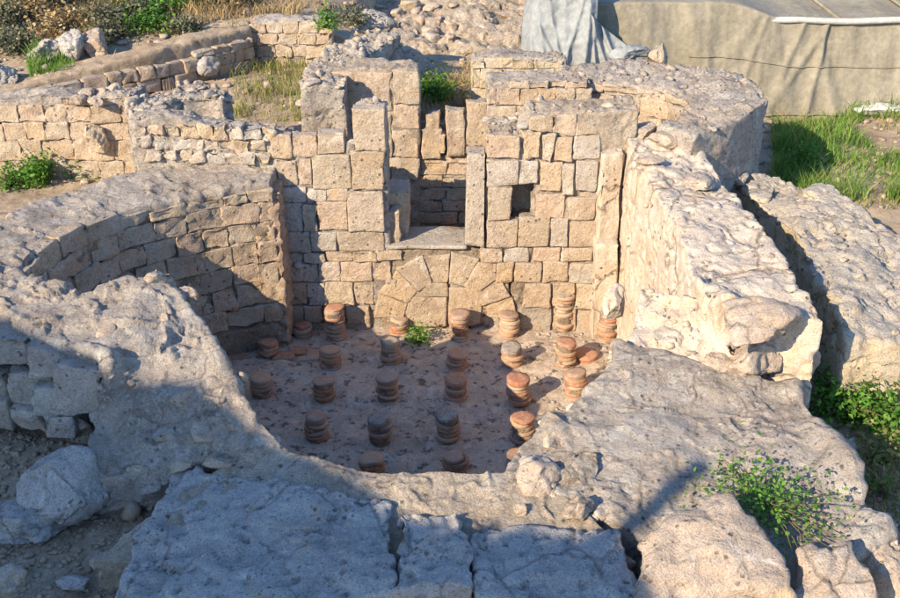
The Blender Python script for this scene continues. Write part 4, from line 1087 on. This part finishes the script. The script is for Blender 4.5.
PILAE = [  # px, top py, base py, note
    (303, 322, 342, 'back row, beside the brown-edged pier'), (336, 305, 344, 'tall, standing against the shaded wall foot'), (269, 340, 360, 'in front of the apse mouth, red cap'),
    (331, 347, 374, ''), (262, 375, 400, ''), (324, 378, 403, ''), (317, 414, 443, ''), (391, 338, 367, ''), (388, 373, 405, ''), (380, 416, 446, ''), (373, 456, 486, ''),
    (399, 317, 337, 'beside the small green weed at the wall foot'), (458.5, 311, 344, ''), (457, 351, 372, ''), (456, 377, 403, ''), (448, 412, 444, ''), (455, 453, 484, ''),
    (509, 312, 340, ''), (512, 344, 370, ''), (518, 376, 407, ''), (521.5, 415, 446, ''), (518, 453, 484, ''), (563, 289, 333, 'tallest, capped with white mortar, by the sunlit wall'),
    (564, 340, 370, ''), (585, 351, 364, 'mere low stump of dark red tile'), (575, 370, 400, ''), (585, 403, 432, ''), (607, 309, 345, 'grey-topped, tucked into the sunlit plastered corner'), (221, 358, 374, 'squat, deep in the apse shade')]
row_names = ['first', 'second', 'third', 'fourth']
for idx, (px, pt, pb, note) in enumerate(PILAE):
    x, y = U(px, pb - 5, 0.0)
    rr = .108 if idx != 24 else .13
    ztop = UY(px, pt + 1, y)[1]
    ztop = max(.09, ztop)
    if note: lab = 'tile column ' + note; grp = None
    else:
        lit = (y > 8.75 and x > -.1) or x > 1.0
        lab = 'short stack of round terracotta tiles ' + ('on the sunlit side of the pit floor' if lit else 'on the shaded pit floor')
        grp = 'sunlit tile columns' if lit else 'shaded tile columns'
    t = thing('tile_column', lab, 'tile column', (x, y, 0.0), grp)
    z = -.02; k = 0
    while z < ztop - .02:
        h = random.uniform(.030, .052)
        if ztop - z < h * 1.5: h = ztop - z
        last = z + h >= ztop - .02
        sway = .013
        V, F = disc((x + random.uniform(-sway, sway), y + random.uniform(-sway, sway), z), rr * random.uniform(.88, 1.05), h - .006, 1000 + idx * 40 + k)
        mt = M_TILE
        if last and idx in (22, 9, 27, 15, 18): mt = M_RB
        add('tile', V, F, mt, t)
        z += h; k += 1
    V, F = disc((x, y, -.02), rr * .88, ztop - .012, 4000 + idx); add('mortar_core', V, F, M_JT, t)
x, y = U(447, 226, .56)
t = thing('tile_column', 'small dark tile stack on the floor of the room beyond the doorway', 'tile column', (x, y, .55))
for k in range(3):
    V, F = disc((x, y, .55 + k * .06), .10, .055, 4100 + k); add('tile', V, F, M_TILE, t)
# broken tile fragments near the pier
for k_, (px, py) in enumerate([(300, 352), (318, 354), (283, 356), (308, 358), (395, 360), (240, 356)]):
    x, y = U(px, py, .02); C = box8(x - .13, x + .13, y - .06, y + .06, -.005, .035)
    V, Q = stone8(C, 930 + k_, .006, 1, (4, 4, 4), .03)
    tag(add('tile_fragment', V, Q, M_TILE, None), 'broken flat tile lying on the floor before the pier', 'tile fragment', 'broken tiles on the floor')

# ------------------------------------------------------------------ loose boulders
def boulder(label, px, py, z, size, mat, seed, rz=0, **k):
    x, y = U(px, py, z + size[2] * .5)
    if y > 10:
        x, y, z = hit(px, py + 12, z); z -= .06
    return tag(rock('boulder', (x, y, z), size, mat, seed, None, rz, n=28, **k), label, 'boulder')
boulder('big pale rounded boulder lying on the dark earth beside the rubble wall', 62, 482, 1.12, (.58, .52, .46), M_GROCK, 602, .3, facets=8, cut=(.68, .9))
boulder('flat grey boulder half under the big pale one', 28, 520, 1.05, (.52, .40, .26), M_GROCK, 603, .5)
boulder('small grey stone alone on the dark earth', 74, 583, 1.05, (.2, .16, .1), M_GROCK, 604)
boulder('brown rock at the very edge of the dark earth patch', 0, 592, 1.0, (.3, .4, .3), M_ROCK, 605)
def hewn(label, poly, th, mat, seed):
    o = slab(None, poly, th, mat, seed, res=.018, amp=.011, name='boulder', wave=.16, dome=.07, pit=.0, plate=.05)[0]
    return tag(o, label, 'boulder')
hewn('huge tan boulder with flat faces in front of the caper bush', [(652, 512, 1.60), (740, 508, 1.62), (800, 600, 1.42), (632, 606, 1.40)], .62, M_ROCK, 611)
hewn('tan boulder wedged between the huge boulder and the round brown rock', [(796, 545, 1.46), (856, 540, 1.46), (868, 606, 1.32), (800, 612, 1.34)], .55, M_ROCK, 607)
boulder('round brown rock at the end of the boulder row', 892, 572, .95, (.42, .45, .45), M_ROCK, 608, .2)
boulder('grey rounded rock in the shade below the leafy plants', 842, 447, .85, (.26, .22, .2), M_GROCK, 609, 0)
boulder('grey-blue rock among scrub above the terrace wall', 48, 48, 2.35, (.5, .4, .34), M_GROCK, 612, 0)
boulder('large grey rock beside a brown one on the scrubby slope', 76, 46, 2.35, (.46, .45, .42), M_GROCK, 613, .4)
boulder('brown rock leaning by the large grey rock on the slope', 96, 43, 2.35, (.36, .4, .4), M_ROCK, 614, .1)
boulder('grey rock at the shrubby foot of the slope', 4, 68, 2.25, (.4, .4, .3), M_GROCK, 615, .1)

pl_ = [U(-30, 400, 1.1), U(120, 430, 1.1), U(190, 610, 1.0), U(-60, 640, 1.0)]
p = surf_points(TV, TF, 3800, 77, .3, filt=lambda c: in_poly(c[:, 0], c[:, 1], pl_))
pebbles('gravel', p, psize(3800, .006, .055, 33), M_EARTH, None, 34)['label'] = 'clods and gravel littering the dark earth around the loose boulder'
pl_ = [U(780, 400, .9), U(930, 380, .9), U(960, 620, .9), U(840, 620, .9)]
p = surf_points(TV, TF, 1200, 78, .3, filt=lambda c: in_poly(c[:, 0], c[:, 1], pl_))
pebbles('gravel', p, psize(1200, .008, .08, 35), M_EARTH, None, 36)['label'] = 'gravel in the shaded gap below the outer ochre wall'
p = surf_points(TV, TF, 3500, 79, .3, filt=lambda c: (c[:, 1] > 10.5) & (c[:, 1] < 17) & (np.abs(c[:, 0]) < 7) & ~in_poly(c[:, 0], c[:, 1], PIT2))
pebbles('gravel', p, psize(3500, .02, .16, 37), M_ROCK, None, 38)['label'] = 'stones strewn over the ground behind the ruined rooms'

# ------------------------------------------------------------------ tarpaulin shelters
def grid_obj(name, fn, nu, nv, mat, parent=None, center=True):
    u, v = np.meshgrid(np.linspace(0, 1, nu + 1), np.linspace(0, 1, nv + 1), indexing='ij')
    V = fn(u.ravel(), v.ravel()); w = nv + 1
    i, j = np.meshgrid(np.arange(nu), np.arange(nv), indexing='ij'); i = i.ravel(); j = j.ravel()
    F = np.stack([i * w + j, (i + 1) * w + j, (i + 1) * w + j + 1, i * w + j + 1], 1)
    return add(name, V, F, mat, parent, center=center)
bt = thing('tarpaulin_shelter', 'long beige tarpaulin shelter draped in slack folds behind the green grass', 'tarp', (5, 14.2, 1.3))
zr = UY(700, 23, 14.1)[1]
_rt = np.random.default_rng(8)
_fx = np.sort(_rt.uniform(1.2, 10.5, 24)); _fa = _rt.uniform(.015, .08, 24); _fw = _rt.uniform(.04, .16, 24); _fs = _rt.uniform(-1.1, 1.1, 24)
def beige(u, v):
    x = 1.35 + u * 9.0
    a = np.clip(v / .6, 0, 1); b = np.clip((v - .6) / .4, 0, 1)
    zr_ = zr + .28 / (1 + np.exp((x - 4.3) * 5))
    y = 13.80 + .28 * a + 2.8 * b
    z = 1.22 + (zr_ - 1.22) * a + .55 * b
    P = np.stack([x, y * .5, z * .6], 1)
    off = 0
    for fx, fa, fw_, fs in zip(_fx, _fa, _fw, _fs):      # hanging creases, each fading upwards or downwards
        xc_ = fx + fs * (a - .5) * .8
        off = off + fa * np.exp(-((x - xc_) / (fw_ * (1.6 - .9 * a))) ** 2) * np.where(fs > 0, np.sin(np.clip(a, 0, 1) * 2.2 + .3), 1 - .75 * a)
    y = y - off * (1 - b) + (.10 * fbm(P, .9, 3, 5) + .035 * fbm(np.stack([x * 3, y, z * .5], 1), 1.5, 3, 6)) * (1 - b)
    rib = .06 * np.abs(np.sin(x * 2.73 + .4)) ** 10 * b
    z = z + .03 * fbm(P, 1.6, 3, 9) + rib - .12 * np.sin(b * 3.14)
    return np.stack([x, y, z], 1)
o = grid_obj('tarpaulin', beige, 460, 90, M_BTARP, bt)
def seam(zf, r, name):
    f = np.linspace(.22, 1, 120); q = beige(f, np.full(120, zf)); q[:, 1] -= .012
    V, F = tube(q, r, 6); add(name, V, F, M_BTARP, bt)
seam(.04, .02, 'hem'); seam(.33, .009, 'seam')
o.modifiers.new('thickness', 'SOLIDIFY').thickness = .006
f = np.linspace(0, 1, 30)
V, F = tube(np.stack([4.35 + f * 6.0, 14.1 + 0 * f - .03, zr + .035 + .012 * np.sin(f * 25)], 1), .045, 8); add('ridge_pole', V, F, M_WTARP, bt)
for k in range(1, 6):
    V, F = tube(np.array([(3.2 + k * 1.15, 14.12, zr - .02), (3.0 + k * 1.15, 15.6, zr + .20), (2.8 + k * 1.15, 16.9, zr + .52)]), .03, 6); add('rafter', V, F, M_BTARP, bt)
for xx in (2.2, 5.2, 8.2):
    V, F = tube(np.array([(xx, 14.2, 1.1), (xx, 14.2, zr)]), .04, 8); add('post', V, F, M_BARK, bt)
gt = thing('tarpaulin_sheet', 'grey tarpaulin hanging in creases over the end of the shelter', 'tarp', (1.5, 13.2, 1.4))
xa, za = UY(515, 60, 13.2); xb, zb_ = UY(592, 66, 13.2); xc, zc = UY(535, -30, 13.6)
def grey(u, v):
    x = xa + u * (xb - xa + .12 * v) + v * (.34 * (1 - u)) + .02 * np.sin(9 * v + 3 * u)
    z = 1.5 + v * 2.3
    y = 13.12 + .9 * v ** 1.1 + .45 * (1 - u) ** 6 + .25 * np.clip(u - .8, 0, 1)
    for c0, sl, am, wd in ((.10, .1, .10, .03), (.2, .35, .07, .035), (.38, .5, .09, .03), (.55, .25, .05, .05), (.72, -.2, .08, .03), (.88, .05, .10, .04), (.15, .9, .06, .03)):
        y = y - .65 * am * np.exp(-((u - c0 - 1.8 * sl * (.5 - v)) / (wd * 1.3)) ** 2) * (1.1 - .6 * v)
    P = np.stack([x, y, z], 1)
    P[:, 1] += .16 * fbm(P, 1.5, 3, 3) + .03 * fbm(P, 6, 3, 4)
    return P
o = grid_obj('tarpaulin', grey, 140, 140, M_GTARP, gt); o.modifiers.new('thickness', 'SOLIDIFY').thickness = .006
def grey2(u, v):
    x = xb - .08 + u * .95
    z = 1.5 + v * (1.36 - .75 * u ** .7)
    y = 13.3 + .35 * v - .15 * u
    for c0, sl, am, wd in ((.15, .1, .10, .05), (.35, .5, .08, .05), (.6, .7, .07, .06), (.8, .2, .06, .05)):
        y = y - am * np.exp(-((u - c0 - sl * (.5 - v)) / wd) ** 2)
    P = np.stack([x, y, z], 1); P[:, 1] += .08 * fbm(P, 2.2, 4, 13)
    return P
o = grid_obj('loose_flap', grey2, 90, 70, M_GTARP, gt); o.modifiers.new('thickness', 'SOLIDIFY').thickness = .006
x, y = U(630, 60, 2.42)
tag(rock('tarp_bundle', (x, y + .1, 2.38), (.55, .36, .22), M_GTARP, 620, None, .2, n=24, facets=6, cut=(.6, .85)), 'folded grey tarp bundle lying on the apse wall beside a pale stone', 'bundle')
x, y = U(880, 98, 1.5)
tag(rock('tarp_bundle', (x, y - .15, 1.28), (.9, .4, .2), M_WTARP, 621, None, -.3, n=24, facets=6), 'pale crumpled sheet at the foot of the beige shelter', 'bundle')

# ------------------------------------------------------------------ vegetation
def patch(px0, px1, py0, py1, z, n, seed, dens=None):
    rs = np.random.default_rng(seed)
    poly = [U(px0, py0, z), U(px1, py0, z), U(px1, py1, z), U(px0, py1, z)]
    u, v = rs.random(n), rs.random(n)
    px = px0 + (px1 - px0) * u; py = py0 + (py1 - py0) * v
    xy = np.array([U(a, b, z) for a, b in zip(px, py)])
    P = np.stack([xy[:, 0], xy[:, 1], np.zeros(n)], 1)
    if dens:
        k = fbm(P, dens, 3, seed) > -.12
        P = P[k]
    zq = np.full(len(P), z)
    # walk down the sight line onto the ground
    for _ in range(5):
        zz = terrain_z(P[:, 0], P[:, 1]); f = (CAMZ - (.5 * zz + .5 * zq)) / (CAMZ - zq); P[:, 0] *= f; P[:, 1] *= f; zq = .5 * zz + .5 * zq
    P[:, 2] = terrain_z(P[:, 0], P[:, 1]) - .01
    return P
def grass(name, label, P, h, w, lean, mat, seed):
    # thins out and stays short where the patch is poor
    q = fbm(P * np.array([1, 1, 0]), 1.7, 3, seed + 90)
    P = P[q + .35 * np.random.default_rng(seed).normal(size=len(P)) > -.15]
    parts = []
    lev = fbm(P * np.array([1, 1, 0]), 2.3, 3, seed + 91)
    for lo_, hi_, k in ((-9, -.12, .45), (-.12, .1, .75), (.1, 9, 1.1)):
        m = (lev > lo_) & (lev <= hi_)
        if m.sum() > 3: parts.append(blades(P[m], (h[0] * k, h[1] * k), w, lean, seed + int(k * 100)))
    V, F, t = join(parts)
    return tag(add(name, V, F, mat, None, attr=t), label, 'grass', kind='stuff')
def wall_free(P, polys):
    k = np.ones(len(P), bool)
    for q in polys: k &= ~in_poly(P[:, 0], P[:, 1], q)
    return P[k]
P = patch(772, 960, 104, 205, 1.22, 14000, 3, 1.0)
P = P[P[:, 0] > 3.75 - .0 * P[:, 1]]
keep = ~((P[:, 1] < 10.7) & (P[:, 0] < 4.6))
grass('grass', 'tall green grass growing between the round apse and the beige shelter', P[keep], (.08, .34), .014, .8, M_GRASS, 3)
P2 = patch(772, 960, 104, 210, 1.22, 5000, 13, 1.4); P2 = P2[(P2[:, 0] > 3.8) & ~((P2[:, 1] < 10.4) & (P2[:, 0] < 4.3))]
grass('grass', 'withered straw mixed through the green grass by the beige shelter', P2, (.08, .30), .010, 1.0, M_YGRASS, 13)
P = patch(228, 318, 62, 122, 1.75, 5000, 5, 1.3); P = P[(P[:, 0] < -1.6)]
grass('grass', 'yellow-green grass on the terrace behind the apse stump', P, (.06, .26), .012, .7, M_YGRASS, 5)
P = patch(412, 480, 66, 122, 1.85, 3800, 6, 1.5)
grass('grass', 'dry straw grass behind the upright slabs', P, (.06, .22), .011, .9, M_DRY, 6)
P = patch(0, 300, 0, 60, 2.5, 12000, 7, .8); P = P[in_hill(P[:, 0], P[:, 1])]
grass('grass', 'dry scrubby grass covering the slope above the terrace wall', P, (.08, .30), .013, .9, M_DRY, 7)
P = patch(30, 75, 55, 78, 2.35, 900, 8)
grass('grass', 'fresh green tuft in front of the grey rocks on the slope', P, (.15, .3), .016, .5, M_GRASS, 8)
P = patch(110, 185, 62, 95, 1.9, 700, 9, 2); grass('grass', 'sparse dry stalks at the foot of the terrace wall', P, (.08, .25), .01, .8, M_DRY, 9)
P = patch(835, 900, 400, 520, .85, 1500, 10, 1.4); grass('grass', 'straw and thin grass in the gap below the outer wall', P, (.05, .2), .009, .9, M_DRY, 10)
P = patch(250, 500, 0, 14, 2.8, 1200, 11, 1.4); grass('grass', 'thin dry grass along the far bank', P, (.08, .25), .012, .9, M_DRY, 11)

def gp(px, py, z):
    return hit(px, py, z)
def gpz(px, py, z): x, y = U(px, py, z); return (x, y, z)
plant('leafy_weed', 'bright green leafy weed taller than its neighbour below the block wall', 'plant', gp(40, 182, 1.5), .42, .22, 16, 900, .05, M_LEAF, 21)
plant('leafy_weed', 'low spreading green weed below the block wall', 'plant', gp(12, 186, 1.5), .22, .26, 14, 500, .05, M_LEAF, 22)
plant('leafy_weed', 'small round green weed near the apse wall', 'plant', gp(86, 174, 1.5), .2, .22, 14, 500, .045, M_LEAF, 23)
plant('leafy_weed', 'small fresh weed sprouting on the pit floor at the wall foot', 'plant', (*U(419, 343, 0), 0.0), .26, .12, 10, 260, .045, M_LEAF, 24)
plant('caper_bush', 'sprawling caper bush on the mortar platform behind the huge boulder', 'bush', gpz(764, 505, 1.43), .11, .50, 44, 1200, .033, M_LEAF, 25, droop=.5)
plant('caper_bush', 'dense leafy bush against the ochre wall above the trench', 'bush', gp(846, 415, .9), .52, .40, 26, 1500, .052, M_LEAF, 26)
plant('caper_bush', 'straggling bush at the frame edge beside the straw', 'bush', gp(893, 432, .9), .45, .30, 18, 700, .05, M_LEAF, 27)
plant('leafy_weed', 'yellowing weed in the straw below the dense leafy bush', 'plant', gp(880, 462, .9), .28, .28, 14, 420, .045, M_YGRASS, 33)
plant('caper_bush', 'thin young sprig in the dark gap below the grey rock', 'bush', gp(872, 492, .85), .2, .2, 9, 120, .045, M_LEAF, 28)
plant('leafy_weed', 'dark upright weed at the shaded foot of the round apse', 'plant', gp(800, 172, 1.15), .55, .16, 12, 700, .05, M_LEAF, 29)
plant('dark_shrub', 'dark green shrub behind the tall slab wall', 'shrub', gp(430, 100, 1.85), .5, .32, 18, 1100, .05, M_LEAF, 30)
plant('dark_shrub', 'trailing green plant at the top of the golden block wall', 'shrub', gpz(325, 28, 2.5), .3, .22, 10, 320, .06, M_LEAF, 31)
plant('scrub_bush', 'grey-green scrub growing on the curved wall end', 'shrub', gpz(354, 26, 2.55), .3, .24, 12, 500, .05, M_SCRUB, 32)
for k_, (px, py, h_, r_, lb) in enumerate([
        (110, 28, .42, .40, 'grey-green cushion shrub just above the brown rock'), (150, 30, .34, .45, 'dark low shrub behind the terrace wall'),
        (85, 8, .5, .5, 'bushy scrub at the top of the slope'), (125, 8, .5, .4, 'yellow-flecked shrub beside the bushy scrub'),
        (30, 22, .9, .45, 'tall straggly brown shrub on the slope'), (5, 30, .6, .4, 'scrub at the slope edge above the grey rock'),
        (175, 14, .35, .5, 'dark green bush near the rubble ledge'), (60, 34, .5, .4, 'brown scrub behind the grey-blue rock'), (135, 22, .45, .4, 'dark scrub between the brown rock and the ledge'), (15, 52, .45, .35, 'low grey scrub beside the green tuft'), (112, 40, .35, .35, 'dusky scrub hugging the brown rock'), (45, 5, .6, .5, 'tall brown scrub on the crest'), (160, 4, .5, .45, 'dry thorny scrub on the crest'), (235, 3, .4, .4, 'thin dry bush above the golden block wall'), (185, 32, .2, .25, 'small grey tuft on the terrace wall top'), (205, 6, .4, .5, 'small dusky bush on the ridge'), (660, 0, .1, .1, '')]):
    if not lb: continue
    plant('scrub_bush', lb, 'shrub', gp(px, py, 2.6), h_, r_, 20, 900, .06, [M_SCRUB, M_LEAF, M_SCRUB, M_YGRASS, M_DRY, M_SCRUB, M_LEAF, M_DRY, M_SCRUB, M_SCRUB, M_SCRUB, M_DRY, M_SCRUB, M_DRY, M_SCRUB, M_SCRUB][k_], 40 + k_)

# ------------------------------------------------------------------ what throws the foreground shade: added wall and tree, unseen behind the viewer
YH = -3.0
def cast(px, py, z):
    x, y = U(px, py, z); t = (y - YH) / SUN_D[1]
    return x - SUN_D[0] * t, z - SUN_D[2] * t
edge = [(-80, 300, 2.0), (0, 322, 2.0), (60, 344, 1.95), (104, 360, 1.9), (135, 384, 1.78), (175, 380, 1.8), (212, 398, 1.75), (250, 430, 1.6), (285, 450, 1.5), (345, 468, 1.45), (370, 490, 1.44), (378, 508, 1.44), (412, 520, 1.44), (455, 522, 1.44)]
pr = sorted(cast(*e) for e in edge)  # top of the added wall, traced back along the sun from the shade's edge
inn = [(pr[0][0] - 3, YH, pr[0][1])] + [(a, YH, b) for a, b in pr] + [(pr[-1][0] + .05, YH, pr[-1][1] - .4)]
hs = thing('shade_wall', 'unseen wall added behind the viewer to shade the front slabs', 'shade caster', (inn[4][0], YH - .3, 1.0))
wall_solid('wall', hs, inn, [(x, y - .6, z) for x, y, z in inn], .6, [M_ST], res=.12, amp=.04, seed=140, curve=False, rnd=0, rough_top=0.0)
tr = thing('tree', 'bare-topped tree behind the viewer whose shadow falls on the platform', 'tree', (cast(690, 465, 1.45)[0], YH, 1.0))
tx, tz = cast(694, 463, 1.45)
V, F = tube(np.array([(tx, YH, .9), (tx + .02, YH, 2.5), (tx - .03, YH, 4.2), (tx, YH, tz - .5), (tx + .03, YH, tz)]), np.array([.10, .085, .07, .06, .065]), 10); add('trunk', V, F, M_BARK, tr)
rs = np.random.default_rng(4); pts = []
for px, py, s in [(470, 572, .3), (505, 585, .32), (540, 590, .32), (575, 592, .28), (490, 600, .4), (560, 612, .4), (530, 600, .4), (500, 556, .14), (548, 560, .12), (585, 566, .14), (455, 548, .12), (612, 598, .2)]:
    x, z = cast(px, py, 1.42); m = int(700 * s)
    d = rs.normal(size=(m, 3)); d /= np.linalg.norm(d, axis=1, keepdims=True); pts.append(np.array([x, YH, z]) + d * (s * rs.random((m, 1)) ** .4) * np.array([1, 1, .8]))
V, F, t_ = leaves_cloud(np.concatenate(pts), .12, 5); add('crown', V, F, M_LEAF, tr, attr=t_)
